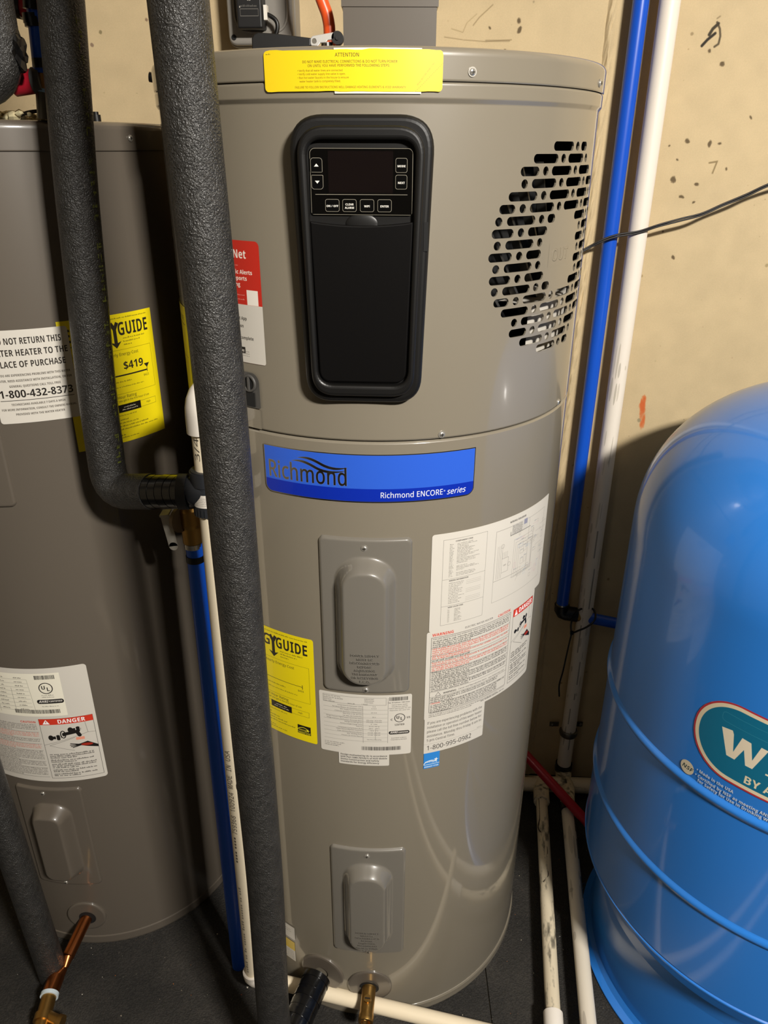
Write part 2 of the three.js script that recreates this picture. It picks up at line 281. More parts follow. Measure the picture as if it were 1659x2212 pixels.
function danger(x, X, Y, w, h) {   // red heading, tap over a hand, text
  frame(x, X, Y, w, h, 0.5); fill(x, X, Y, w, h * 0.095, RED);
  x.fillStyle = '#fff'; x.beginPath(); const b = h * 0.085; x.moveTo(X + w * 0.06, Y + b); x.lineTo(X + w * 0.13, Y + h * 0.012); x.lineTo(X + w * 0.2, Y + b); x.fill(); fill(x, X + w * 0.122, Y + h * 0.035, w * 0.016, h * 0.03, RED);
  txt(x, 'DANGER', X + w * 0.6, Y + h * 0.082, h * 0.085, { w: 'bold', col: '#fff', a: 'center', max: w * 0.7 });
  const K = '#1d1a18', Z = (a, c) => [X + w * a, Y + h * c], blob = (a, c, r, s = 1) => { x.fillStyle = K; x.beginPath(); x.ellipse(...Z(a, c), w * r, w * r * s, 0, 0, 7); x.fill(); };
  for (const [a, c] of [[0.16, 0.31], [0.55, 0.2]]) { blob(a, c, 0.05, 1.3); blob(a + 0.14, c, 0.055, 1.2); blob(a + 0.08, c, 0.07, 0.5); x.strokeStyle = '#efe9dd'; x.lineWidth = w * 0.012; for (const q of [0.1, 0.18]) { x.beginPath(); x.moveTo(...Z(a + q, c - 0.03)); x.lineTo(...Z(a + q, c + 0.035)); x.stroke(); } }
  x.strokeStyle = K; x.lineWidth = w * 0.075; x.lineCap = 'round'; x.lineJoin = 'round'; x.beginPath(); x.moveTo(...Z(0.42, 0.26)); x.lineTo(...Z(0.66, 0.235)); x.lineTo(...Z(0.7, 0.3)); x.stroke();
  x.lineWidth = w * 0.02; x.beginPath(); x.ellipse(...Z(0.4, 0.265), w * 0.045, w * 0.085, 0, 0, 7); x.stroke(); blob(0.41, 0.265, 0.028, 1.6);
  x.fillStyle = 'rgba(240,140,110,.8)'; x.fillRect(...Z(0.62, 0.33), w * 0.16, h * 0.045);
  x.fillStyle = K; x.beginPath(); x.moveTo(...Z(1, 0.5)); x.lineTo(...Z(0.82, 0.415)); x.lineTo(...Z(0.68, 0.44)); x.lineTo(...Z(0.55, 0.45)); x.lineTo(...Z(0.7, 0.475)); x.lineTo(...Z(0.8, 0.5)); x.lineTo(...Z(1, 0.54)); x.fill();
  x.lineWidth = w * 0.018; for (const [a, c] of [[0.5, 0.425], [0.49, 0.45], [0.5, 0.475], [0.53, 0.495]]) { x.beginPath(); x.moveTo(...Z(a, c)); x.lineTo(...Z(0.72, 0.46)); x.stroke(); }
  x.fillStyle = 'rgba(210,50,30,.75)'; x.beginPath(); x.ellipse(...Z(0.8, 0.465), w * 0.11, h * 0.022, 0.1, 0, 7); x.fill();
  x.lineWidth = 0.35; x.beginPath(); x.moveTo(...Z(0, 0.43)); x.lineTo(...Z(0.86, 0.27)); x.lineTo(...Z(0.84, 0.1)); x.moveTo(...Z(0.86, 0.27)); x.lineTo(...Z(1, 0.28)); x.moveTo(...Z(0.1, 0.44)); x.lineTo(...Z(0.6, 0.33)); x.moveTo(...Z(0.1, 0.44)); x.lineTo(...Z(0.55, 0.545)); x.stroke();
  let y = 0.6; for (const n of [3, 2, 3, 2, 2]) { for (let i = 0; i < n; i++) { greek(x, X + w * 0.06, Y + h * y, w * (i === n - 1 ? 0.5 : 0.84), h * 0.026, INK, 0.8); y += 0.029; } y += 0.012; }
}
function energyGuide(x, W, H, cost, star) {
  x.fillStyle = '#1c1810';
  for (let i = 0; i < 1; i++) greek(x, W * 0.2, H * 0.035, W * 0.74, 2.2, INK, 0.7);
  txt(x, 'ENERG', W * 0.03, H * 0.158, H * 0.135, { w: 'bold', max: W * 0.48 });
  txt(x, 'GUIDE', W * 0.57, H * 0.158, H * 0.135, { w: 'bold', max: W * 0.37 });
  x.fillStyle = INK; const X = W * 0.54; x.lineWidth = W * 0.036; x.strokeStyle = INK; x.beginPath(); x.moveTo(X - W * 0.035, H * 0.062); x.lineTo(X, H * 0.112); x.lineTo(X + W * 0.035, H * 0.062); x.moveTo(X, H * 0.105); x.lineTo(X, H * 0.22); x.stroke();
  x.beginPath(); x.moveTo(X - W * 0.06, H * 0.205); x.lineTo(X - W * 0.02, H * 0.215); x.lineTo(X + W * 0.02, H * 0.215); x.lineTo(X + W * 0.06, H * 0.205); x.lineTo(X, H * 0.255); x.fill();
  greek(x, W * 0.62, H * 0.19, W * 0.26, 2.4, INK, 0.7); greek(x, W * 0.62, H * 0.215, W * 0.2, 2.4, INK, 0.7); greek(x, W * 0.62, H * 0.24, W * 0.1, 2.4, INK, 0.7);
  greek(x, W * 0.08, H * 0.2, W * 0.3, 2.2, INK, 0.7);
  frame(x, W * 0.06, H * 0.27, W * 0.88, H * 0.34, 0.35, '#5c520e');
  txt(x, 'Estimated Yearly Energy Cost', W * 0.5, H * 0.315, H * 0.033, { a: 'center', max: W * 0.6 });
  if (cost) txt(x, cost, W * 0.7, H * 0.425, H * 0.085, { w: 'bold', a: 'center' });
  const ax = cost ? 0.86 : 0.3; x.fillStyle = INK; x.beginPath(); x.moveTo(W * (ax - 0.035), H * 0.415); x.lineTo(W * (ax + 0.035), H * 0.415); x.lineTo(W * ax, H * 0.45); x.fill();
  fill(x, W * 0.12, H * 0.462, W * 0.74, H * (cost ? 0.011 : 0.004), INK); fill(x, W * 0.857, H * 0.445, W * 0.006, H * 0.04, INK);
  txt(x, star ? '$493' : '$423', W * 0.84, H * 0.515, H * 0.024, { a: 'center' });
  greek(x, W * 0.34, H * 0.52, W * 0.32, 2.6, INK, 0.6); greek(x, W * 0.2, H * 0.56, W * 0.6, 2.2, INK, 0.6);
  txt(x, 'First Hour Rating', W * 0.53, H * 0.645, H * 0.032, { a: 'center', max: W * 0.36 }); txt(x, 'how much hot water you get in the first hour of use', W * 0.53, H * 0.672, H * 0.022, { a: 'center', max: W * 0.62 });
  frame(x, W * 0.1, H * 0.7, W * 0.82, H * 0.05, 0.3); fill(x, W * 0.46, H * 0.695, W * 0.26, H * 0.062, '#17130c'); greek(x, W * 0.52, H * 0.722, W * 0.14, 2.4, '#f0ead0', 0.9); greek(x, W * 0.5, H * 0.742, W * 0.18, 2.4, '#f0ead0', 0.9);
  txt(x, 'High', W * 0.82, H * 0.733, H * 0.02, { a: 'center' }); txt(x, 'Low', W * 0.22, H * 0.733, H * 0.02, { a: 'center' });
  greek(x, W * 0.3, H * 0.785, W * 0.36, 2.2, INK, 0.6);
  for (let i = 0; i < 4; i++) greek(x, W * 0.1, H * (0.82 + i * 0.026), W * (0.45 + 0.12 * i) * (star ? 0.8 : 1), 2.4, INK, 0.7);
  greek(x, W * 0.1, H * 0.945, W * 0.4, 2.2, INK, 0.7); greek(x, W * 0.3, H * 0.965, W * 0.35, 2.2, INK, 0.7);
  if (star) energyStar(x, W * 0.78, H * 0.845, W * 0.15, H * 0.085, '#1b170e', '#e8dc30');
}
const YEL = '#f2dc14';
const screwMat = std({ color: 0xcfcac0, metalness: 0.75, roughness: 0.32 }), slotMat = std({ color: 0x3a3732, metalness: 0.8, roughness: 0.5 });
function screw(parent, R, phi, h, r = 0.0042) {
  const s = part('screw', merge([dome(r, r * 0.55), new THREE.CylinderGeometry(r * 1.25, r * 1.25, 0.0008, 20).rotateX(Math.PI / 2)]), screwMat, parent);
  s.position.set(R * Math.sin(phi * D2R), h, R * Math.cos(phi * D2R)); s.rotation.y = phi * D2R;
  part('cross_slot', merge([box(r * 1.1, r * 0.22, r * 0.3, 0, 0, r * 0.5), box(r * 0.22, r * 1.1, r * 0.3, 0, 0, r * 0.5)]), slotMat, s); return s;
}
// pressed access cover with a raised pill-shaped bulge, following the jacket
function coverGeo(R, phi, h0, h1, W, bulge) {
  const H = h1 - h0, sdf = (x, y, a, b, r) => { const qx = Math.abs(x) - a + r, qy = Math.abs(y) - b + r; return r - Math.hypot(Math.max(qx, 0), Math.max(qy, 0)) - Math.min(Math.max(qx, qy), 0); };
  const ss = t => { t = Math.min(1, Math.max(0, t)); return t * t * (3 - 2 * t); };
  return surf(96, 150, (u, v) => {
    const X = (u - 0.5) * (W + 0.004), Y = (v - 0.5) * (H + 0.004), d = sdf(X, Y, W / 2, H / 2, 0.009);
    const o = d < 0 ? -0.002 : 0.0042 * Math.sqrt(Math.min(1, d / 0.0035)), b = sdf(X, Y + bulge.dy, bulge.a, bulge.b, bulge.r), t = ss(b / 0.017);
    const a = phi * D2R + X / R, r = R + o + bulge.h * t; return [r * Math.sin(a), h0 + H / 2 + Y, r * Math.cos(a)];
  });
}
const coverText = (() => {
  const [c, x] = canvas(512, 1024, '#000'); x.fillStyle = '#fff'; x.font = 'bold 20px sans-serif'; x.textAlign = 'center';
  ['POWER SUPPLY', 'MUST BE', 'DISCONNECTED', 'BEFORE', 'ADJUSTING', 'THERMOSTAT', 'OR RESETTING', 'E.C.O.'].forEach((s, i) => x.fillText(s, 256, 692 + i * 25));
  return phy({ color: 0x746f66, roughness: 0.36, clearcoat: 0.9, clearcoatRoughness: 0.06, bumpMap: ctex(c, false), bumpScale: 0.0012 });
})();

// ------------------------------------------------------------------ the hybrid water heater
const HX = -0.00834, HZ = -1.1446, HR = 0.283;
const heater = thing('water_heater', 'tall grey hybrid water heater with black control panel and blue brand badge', 'water heater', [HX, 0, HZ]);
part('base_ring', lathe([[0.27, 0.0], [0.2845, 0.0], [0.2855, 0.004], [0.2855, 0.017], [0.284, 0.021], [0.28, 0.022]], 128), M.paint, heater);
part('lower_jacket', lathe([[0.27, 0.018], [HR, 0.018], [HR, 1.1145], [0.281, 1.1165], [0.27, 1.1165]], 160), M.paint, heater);
{ // upper shroud with the slotted air intake cut through it
  const R = 0.2832, gs = [], A0 = 0.105, A1 = 0.41, HC = 1.325, CA = 0.252, RO = 0.124, RI = 0.043, P = 0.0126, ROWS = 19, E = 0.0048, T = 0.0022;
  const lo = HC - ROWS * P / 2, hi = HC + ROWS * P / 2, f0 = A0 / R, f1 = A1 / R;
  gs.push(lathe([[0.27, 1.1185], [0.2818, 1.1185], [R, 1.12], [R, lo]], 160));
  gs.push(lathe([[R, hi], [R, 1.4765], [0.2862, 1.481], ...arcTo(0.2864, 1.4925, 0.003), [0.2815, 1.4962]], 160));
  gs.push(lathe([[R, lo], [R, hi]], 130, f1, Math.PI * 2 - (f1 - f0)));
  const pos = [], nor = [], V3 = (a, h, r) => [r * Math.sin(a / R), h, r * Math.cos(a / R)];
  const quad = (q, n) => { for (const k of [0, 1, 2, 0, 2, 3]) { pos.push(...q[k]); nor.push(...n[k]); } };
  for (let row = 0; row < ROWS; row++) {
    const hc = hi - P * (row + 0.5), dy = hc - HC, out = Math.sqrt(Math.max(0, RO * RO - dy * dy)), inn = Math.abs(dy) < RI ? Math.sqrt(RI * RI - dy * dy) : 0;
    const zones = inn ? [[CA - out, CA - inn], [CA + inn, CA + out]] : [[CA - out, CA + out]], slots = [];
    for (let k = -4; k <= 4; k++) for (const [c, L] of [[k * 0.066, 0.0435], [k * 0.066 + 0.033, 0.0096]]) {
      const m = CA - 0.014 + c + (row % 2 ? 0.033 : 0);
      for (const [z0, z1] of zones) { const s0 = Math.max(m - L / 2, z0), s1 = Math.min(m + L / 2, z1); if (s1 - s0 > 0.00955) slots.push([s0, s1]); }
    }
    slots.sort((a, b) => a[0] - b[0]);
    const cols = [[A0, 0]]; let u = A0;
    const run = (a, b, e) => { const n = Math.max(1, Math.ceil((b - a) / 0.006)); for (let i = 1; i < n; i++) cols.push([a + (b - a) * i / n, e]); };
    for (const [s0, s1] of slots) {
      run(u, s0, 0); for (let i = 0; i <= 6; i++) { const t = i / 6 * Math.PI / 2; cols.push([s0 + E * (1 - Math.cos(t)), E * Math.sin(t)]); }
      run(s0 + E, s1 - E, E); for (let i = 0; i <= 6; i++) { const t = (1 - i / 6) * Math.PI / 2; cols.push([s1 - E * (1 - Math.cos(t)), E * Math.sin(t)]); } u = s1;
    }
    run(u, A1, 0); cols.push([A1, 0]);
    for (let i = 1; i < cols.length; i++) {
      const [a, e] = cols[i - 1], [b, f] = cols[i]; if (b - a < 1e-7) continue;
      const na = V3(a, 0, 1), nb = V3(b, 0, 1), N = [na, nb, nb, na];
      quad([V3(a, hc + e, R), V3(b, hc + f, R), V3(b, hc + P / 2, R), V3(a, hc + P / 2, R)], N);
      quad([V3(a, hc - P / 2, R), V3(b, hc - P / 2, R), V3(b, hc - f, R), V3(a, hc - e, R)], N);
      if (e > 0 || f > 0) { const up = [0, 1, 0], dn = [0, -1, 0]; quad([V3(a, hc + e, R - T), V3(b, hc + f, R - T), V3(b, hc + f, R), V3(a, hc + e, R)], [dn, dn, dn, dn]); quad([V3(a, hc - e, R), V3(b, hc - f, R), V3(b, hc - f, R - T), V3(a, hc - e, R - T)], [up, up, up, up]); }
    }
  }
  const g = new THREE.BufferGeometry(); g.setAttribute('position', new THREE.Float32BufferAttribute(pos, 3)); g.setAttribute('normal', new THREE.Float32BufferAttribute(nor, 3)); g.setAttribute('uv', new THREE.Float32BufferAttribute(new Float32Array(pos.length / 3 * 2), 2));
  gs.push(g);
  const sh = part('upper_shroud', merge(gs), M.paint, heater);
  // what shows through the slots: a black liner, foam block, fan ring and blades
  part('fan_compartment_liner', lathe([[0.215, 1.15], [0.215, 1.47]], 48, 0.1, 1.7), M.blackInside, sh);
  part('foam_block', merge([patch(0.266, 44, 78, 1.2, 1.262), lathe([[0.22, 1.262], [0.266, 1.262]], 30, 44 * D2R, 34 * D2R)]), M.insulation, sh, 'pale grey insulation behind the lower slots');
  const br = []; for (let i = 0; i < 5; i++) br.push(box(0.003, 0.22, 0.012).rotateZ(0.6).translate(0, 0, 0.235).rotateY((26 + i * 10) * D2R).translate(0, 1.33, 0)); part('fan_guard', merge(br), M.steel, sh);
  const [c, x] = canvas(256, 128, '#000'); x.fillStyle = '#fff'; x.font = 'bold 96px sans-serif'; x.textAlign = 'center'; x.fillText('OUT', 128, 98);
  part('embossed_mark', patch(R + 0.00015, 45.5, 56.5, 1.308, 1.334), phy({ color: 0x807869, roughness: 0.38, clearcoat: 0.9, clearcoatRoughness: 0.06, bumpMap: ctex(c, false), bumpScale: 0.001 }), sh);
}
const cap = part('top_cap', lathe([[0.282, 1.4958], [0.2864, 1.496], [0.287, 1.4972], ...arcTo(0.2872, 1.5185, 0.0075), [0.272, 1.5264], [0.0001, 1.528]], 160), M.paint, heater);
for (const p of [19.2, 64, -44]) screw(heater, 0.2876, p, 1.5046, 0.0036);
for (const p of [15.95, 60, -52]) screw(heater, 0.2836, p, 1.1238, 0.0036);

{ // control panel
  const PH = -3.1, cp = new THREE.Group(), W = 0.149, WB = 0.131, H = 0.297, cy = 1.318, Z = s => new THREE.Matrix4().makeTranslation(0, cy, s);
  const a = extrude(rrect(W, H, [0.036, 0.03], WB), 0.034, 0.006, 4).applyMatrix4(Z(0.26));
  const ringS = rrect(W - 0.018, H - 0.02, [0.031, 0.026], WB - 0.016), hole = rrect(W - 0.038, H - 0.046, [0.017, 0.018], WB - 0.03); ringS.holes.push(hole);
  const b = extrude(ringS, 0.012, 0.004, 4).applyMatrix4(Z(0.291));
  const panel = part('control_panel', merge([a, b]), M.blackPlastic, heater, 'black rounded control panel bezel'); panel.rotation.y = PH * D2R;
  const ds = new THREE.Shape(); const dw = 0.054, dt = 1.367 - cy, db = -H / 2 + 0.026, dwb = 0.049;
  ds.moveTo(-dwb + 0.014, db); ds.lineTo(dwb - 0.014, db); ds.quadraticCurveTo(dwb, db, dwb, db + 0.014); ds.lineTo(dw, dt); ds.quadraticCurveTo(0, dt - 0.008, -dw, dt); ds.lineTo(-dwb, db + 0.014); ds.quadraticCurveTo(-dwb, db, -dwb + 0.014, db);
  part('access_door', extrude(ds, 0.006, 0.0018, 3).applyMatrix4(Z(0.2935)), M.blackMatte, panel);
  part('finger_notch', new THREE.SphereGeometry(0.017, 24, 10, 0, Math.PI * 2, 0, Math.PI / 2).scale(1, 0.12, 0.6).rotateX(Math.PI / 2).translate(0, 1.3645, 0.2945), M.blackPlastic, panel);
  part('latch_slot', box(0.0045, 0.029, 0.004).translate(0.0672, 1.352, 0.2925), M.blackInside, panel);
  // display window with printed outline
  const sw = 0.1055, shh = 0.0635, sy = 1.4045, k = 8, [c, x] = canvas(sw * 1000 * k, shh * 1000 * k, '#070707'); x.scale(k, k);
  fill(x, 19, 3, 66, 39, '#120d0d'); x.strokeStyle = '#8d8778'; x.lineWidth = 0.45; x.beginPath(); x.roundRect(0.6, 0.6, 104.3, 62.3, [5, 5, 0.5, 0.5]); x.stroke(); line(x, 5, 43.5, 100, 43.5, 0.5, '#8d8778');
  part('display_window', planar(extrude(rrect(sw, shh, 0.004), 0.003, 0.0006, 2).translate(0, sy, 0.2935), (X, Y) => [X / sw + 0.5, (Y - sy) / shh + 0.5]), phy({ map: ctex(c), roughness: 0.09, clearcoat: 0.6, clearcoatRoughness: 0.03 }), panel);
  const keys = [['up', -45.7, 16, 12.6, 14, 5], ['down', -45.2, 32, 12.6, 14, 5], ['MODE', 40.8, 16, 12.4, 14, 4], ['NEXT', 40.8, 31.5, 12.4, 14, 5], ['ON / OFF', -30.3, 54, 15, 12.5, 2.4], ['CLEAR|ALARM', -12.5, 54, 15, 12.5, 2.4], ['WiFi', 5.7, 54, 15, 12.5, 2.4], ['ENTER', 23.8, 54, 15, 12.5, 2.4]];
  for (const [s, X, Y, w, h, r] of keys) {
    const [kc, kx] = canvas(w * 12, h * 12, '#080808'); kx.scale(12, 12); kx.strokeStyle = '#8d8778'; kx.lineWidth = 0.42; kx.beginPath(); kx.roundRect(0.4, 0.4, w - 0.8, h - 0.8, s === 'up' ? [3, 3, 0.5, 0.5] : s === 'down' ? [0.5, 0.5, 3, 3] : 2); kx.stroke(); kx.fillStyle = '#e8e4da';
    if (s === 'up') { kx.beginPath(); kx.moveTo(w / 2 - 2.4, h * 0.6); kx.lineTo(w / 2 + 2.4, h * 0.6); kx.lineTo(w / 2, h * 0.4); kx.fill(); }
    else if (s === 'down') { kx.beginPath(); kx.moveTo(w / 2 - 2.4, h * 0.4); kx.lineTo(w / 2 + 2.4, h * 0.4); kx.lineTo(w / 2, h * 0.6); kx.fill(); }
    else s.split('|').forEach((t, i, l) => txt(kx, t, w / 2, h * 0.6 + (i - (l.length - 1) / 2) * 3.3, 2.9, { w: 'bold', a: 'center', col: '#e8e4da', max: w - 1.6 }));
    const bx = X / 1000, by = sy + shh / 2 - Y / 1000;
    part('button', planar(extrude(rrect(w / 1000, h / 1000, 0.002), 0.0009, 0.0003, 1).translate(bx, by, 0.2964), (px, py) => [(px - bx) * 1000 / w + 0.5, (py - by) * 1000 / h + 0.5]), phy({ map: ctex(kc), roughness: 0.2 }), panel);
  }
}
for (const [h0, h1] of [[0.741, 0.988], [0.177, 0.431]]) {
  const c = part('element_cover', coverGeo(HR, -3.2, h0, h1, 0.1225, { a: 0.041, b: 0.102, r: 0.038, h: 0.021, dy: 0.004 }), coverText, heater, 'pressed grey access cover with raised bulge');
  screw(c, HR + 0.0044, -3.3, h1 - 0.0135, 0.0036); screw(c, HR + 0.0044, -3.2, h0 + 0.0075, 0.0036);
}
// junction box on the top and the bushing at the left
{
  const j = part('junction_box', merge([box(0.132, 0.098, 0.075, 0, 0.049, 0)]), M.paint2, heater); j.position.set(0.014, 1.5262, -0.165);
  part('lid', merge([box(0.135, 0.006, 0.079, 0, 0.1005, 0), box(0.136, 0.012, 0.0015, 0, 0.0935, 0.0385), box(0.0015, 0.012, 0.078, -0.0675, 0.0935, 0), box(0.0015, 0.012, 0.078, 0.0675, 0.0935, 0)]), M.paint2, j);
}
{
  const R = 0.2836;
  const kn = part('cable_bushing', patch(R + 0.0012, -43, -30.2, 1.146, 1.19, { rad: [0.012, 0.012, 0.002, 0.002] }), M.darkGreyPlastic, heater, 'dark grey plastic bushing plate');
  part('opening', patch(R + 0.002, -41, -31.7, 1.1475, 1.1655), M.blackInside, kn);
  const at = (g, ph, h, r) => g.rotateY(ph * D2R).translate(r * Math.sin(ph * D2R), h, r * Math.cos(ph * D2R));
  part('slotted_plug', merge([at(new THREE.TorusGeometry(0.0095, 0.0018, 10, 28), -33.3, 1.1765, R + 0.002)]), M.darkGreyPlastic, kn);
  part('plug_face', at(new THREE.CircleGeometry(0.0088, 24), -33.3, 1.1765, R + 0.0022), M.blackInside, kn);
  part('plug_bar', at(box(0.0028, 0.017, 0.0018), -33.3, 1.1765, R + 0.003), M.darkGreyPlastic, kn);
  part('wire_channel_cover', patch(R + 0.0009, -46, -30.4, 1.1195, 1.1445, { rad: [0, 0.003, 0, 0] }), M.paint, heater);
}
// stickers
const L = heater;
label(L, 'paper_tag', 0.2872, -8.4, 8.7, 1.4845, 1.5235, () => {}, { bg: '#f1ead8', off: 0.0006 });
{
  const R = rng(4), wob = Array.from({ length: 12 }, () => R() - 0.5), w = u => 0.0012 * wob[Math.min(11, Math.floor(u * 11.9))];
  label(L, 'attention_sticker', 0.2872, -23.1, 12.95, 1.4865, 1.5222, (x, W, H) => {
    txt(x, 'ATTENTION', W * 0.48, 6.5, 4.6, { a: 'center', w: '' }); txt(x, 'DO NOT MAKE ELECTRICAL CONNECTIONS & DO NOT TURN POWER', W * 0.49, 11.2, 3.1, { a: 'center', max: W * 0.645 }); txt(x, 'ON UNTIL YOU HAVE PERFORMED THE FOLLOWING STEPS:', W * 0.485, 14.6, 3.1, { a: 'center', max: W * 0.565 });
    ['• Verify that all water lines are connected', '• Verify cold water supply line valve is open.', '• Run hot water faucets in the house to ensure', '   water heater tank is completely filled.'].forEach((s, i) => txt(x, s, W * 0.2, 18.9 + i * 3.1, 2.5, { col: '#4a3d0c', max: W * 0.33 }));
    txt(x, 'FAILURE TO FOLLOW INSTRUCTIONS WILL DAMAGE HEATING ELEMENTS & VOID WARRANTY', W * 0.49, 32.6, 2.7, { a: 'center', max: W * 0.68, col: '#4a3d0c' });
    greek(x, 2.5, 3.4, 5.5, 1.4, INK, 0.7);
    x.save(); x.strokeStyle = '#6a5a10'; x.lineWidth = 0.35; x.setLineDash([1.2, 0.8]); x.beginPath(); x.moveTo(W * 0.85, H); x.lineTo(W, 11); x.stroke(); x.restore();
    x.save(); x.translate(W * 0.915, 21.5); x.rotate(-0.87); txt(x, 'READ BEFORE REMOVING', 0, -1, 2.3, { a: 'center', col: '#6a5a10', max: 27 }); x.restore();
  }, { bg: '#f6d51c', off: 0.0011, ppm: 8, rad: [0.004, 0.004, 0.004, 0.004], top: u => (u < 0.02 || u > 0.98 ? 0 : w(u)), bottom: u => (u < 0.02 || u > 0.98 ? 0 : 0.6 * w(1 - u)), label: 'yellow attention sticker' });
}
label(L, 'app_sticker', 0.2834, -47, -27.8, 1.2015, 1.3415, (x, W, H) => {
  fill(x, 0, 0, W, H * 0.508, '#c4271a'); const w = '#f4ece0';
  txt(x, 'EcoNet', W * 0.8, 19.5, 13, { w: 'bold', a: 'right', col: w, sx: 0.9 }); greek(x, W * 0.3, 28, W * 0.36, 2, '#e9a99f', 0.8);
  ['Diagnostic Alerts', 'Usage Reports', 'Scheduling'].forEach((s, i) => txt(x, s, W * 0.31, 37 + i * 7, 6.6, { w: 'bold', col: w, max: W * [0.63, 0.54, 0.38][i] }));
  fill(x, W * 0.77, 54, 16.5, 17, w); for (let i = 0; i < 2; i++) greek(x, W * 0.4, 61 + i * 5, W * 0.33, 1.7, '#eeb8ae', 0.8);
  txt(x, 'EcoNet App', W * 0.74, 89, 5.2, { a: 'right', w: 'bold', sx: 0.9 }); txt(x, 'setup on', W * 0.68, 98, 5.2, { a: 'right', w: 'bold', sx: 0.9 }); txt(x, 'to complete', W * 0.83, 112, 5.2, { a: 'right', w: 'bold', sx: 0.9 });
  fill(x, W * 0.4, 121.5, W * 0.28, 7.5, '#1b1816'); txt(x, 'Google Play', W * 0.66, 127, 4.2, { w: 'bold', a: 'right', col: w, sx: 0.8 });
  for (let i = 0; i < 3; i++) greek(x, W * 0.35, H * (0.91 + i * 0.018), W * 0.4, 1.5, '#6a6460', 0.7);
}, { rad: [0.006, 0.006, 0.003, 0.003], label: 'red and white app setup sticker' });
label(L, 'energy_sticker', 0.2834, -82, -63.5, 1.12, 1.246, (x, W, H) => { line(x, W * 0.1, H * 0.2, W * 0.9, H * 0.2, 1.2); line(x, W * 0.1, H * 0.55, W * 0.9, H * 0.55, 0.5); txt(x, 'ENERGYGUIDE', W * 0.5, H * 0.16, 9, { w: 'bold', a: 'center', max: W * 0.9 }); }, { bg: YEL, label: 'yellow sticker on the left flank' });
{ // metallic brand badge
  const p0 = -30.3, p1 = 25.5, h0 = 1.0375, h1 = 1.1015, W = (p1 - p0) * D2R * HR * 1000, H = (h1 - h0) * 1000, k = 6, [c, x] = canvas(W * k, H * k, '#cfcac0'), [m, y] = canvas(W * k, H * k, '#00ff00');
  const both = fn => { fn(x, 0); fn(y, 1); };
  both((g, i) => { g.scale(k, k); g.fillStyle = i ? '#002200' : '#cfcac0'; });
  y.fillStyle = 'rgb(0,40,255)'; y.fillRect(0, 0, W, H);     // green = roughness, blue = metalness
  const inner = (g, col) => { g.fillStyle = col; g.beginPath(); g.roundRect(1.2, 1.2, W - 2.4, H - 2.6, [0.5, 0.5, 9, 9]); g.fill(); };
  inner(x, '#2f5fd0'); inner(y, 'rgb(0,70,0)');
  x.save(); x.beginPath(); x.roundRect(1.2, 1.2, W - 2.4, H - 2.6, [0.5, 0.5, 9, 9]); x.clip(); fill(x, 0, 45.5, W, 30, '#0c2ba6'); x.restore();
  const word = (g, col) => {
    g.fillStyle = col; g.strokeStyle = col; g.lineWidth = 0.9; g.font = '31px sans-serif'; g.fillText('Richmond', 4.5, 42, 109); g.save(); g.translate(0.25, 0); g.strokeText('Richmond', 4.5, 42, 109); g.restore();
    for (const [dx, dy, s] of [[0, 0, 1], [-8, 5, 0.94]]) { g.beginPath(); g.moveTo(48 + dx, 11 + dy); g.bezierCurveTo(62 + dx, 6 + dy, 70 + dx, 9 + dy, 82 + dx, 15 + dy); g.bezierCurveTo(92 + dx, 19 + dy, 100 + dx, 20 + dy, 114 + dx * 0.2, 18 + dy * 0.9); g.bezierCurveTo(100 + dx, 24 + dy, 90 + dx, 23 + dy, 78 + dx, 17 + dy); g.bezierCurveTo(68 + dx, 12 + dy, 60 + dx, 10 + dy, 48 + dx, 11 + dy); g.fill(); }
  };
  word(x, '#d6d0c4'); word(y, 'rgb(0,40,255)');
  txt(x, 'Richmond ENCORE', 233, 58, 10.2, { a: 'right', col: '#f1f0ee', max: 80 }); txt(x, '®', 233.4, 53.6, 3, { col: '#f1f0ee' }); txt(x, 'series', 237.5, 58, 10.6, { style: 'italic', col: '#f1f0ee', max: 26 });
  const mr = ctex(m, false);
  part('brand_badge', patch(HR + 0.0012, p0, p1, h0, h1, { rad: [0, 0, 0.011, 0.011] }), phy({ map: ctex(c), roughness: 1, metalness: 1, roughnessMap: mr, metalnessMap: mr, clearcoat: 0.5, clearcoatRoughness: 0.05 }), L, 'blue badge with chrome brand lettering');
}
label(L, 'energy_guide_label', HR, -47.8, -18.4, 0.632, 0.82, (x, W, H) => energyGuide(x, W, H, null, true), { bg: '#efd90f', rad: [0, 0.004, 0.003, 0.003], label: 'yellow energy label' });
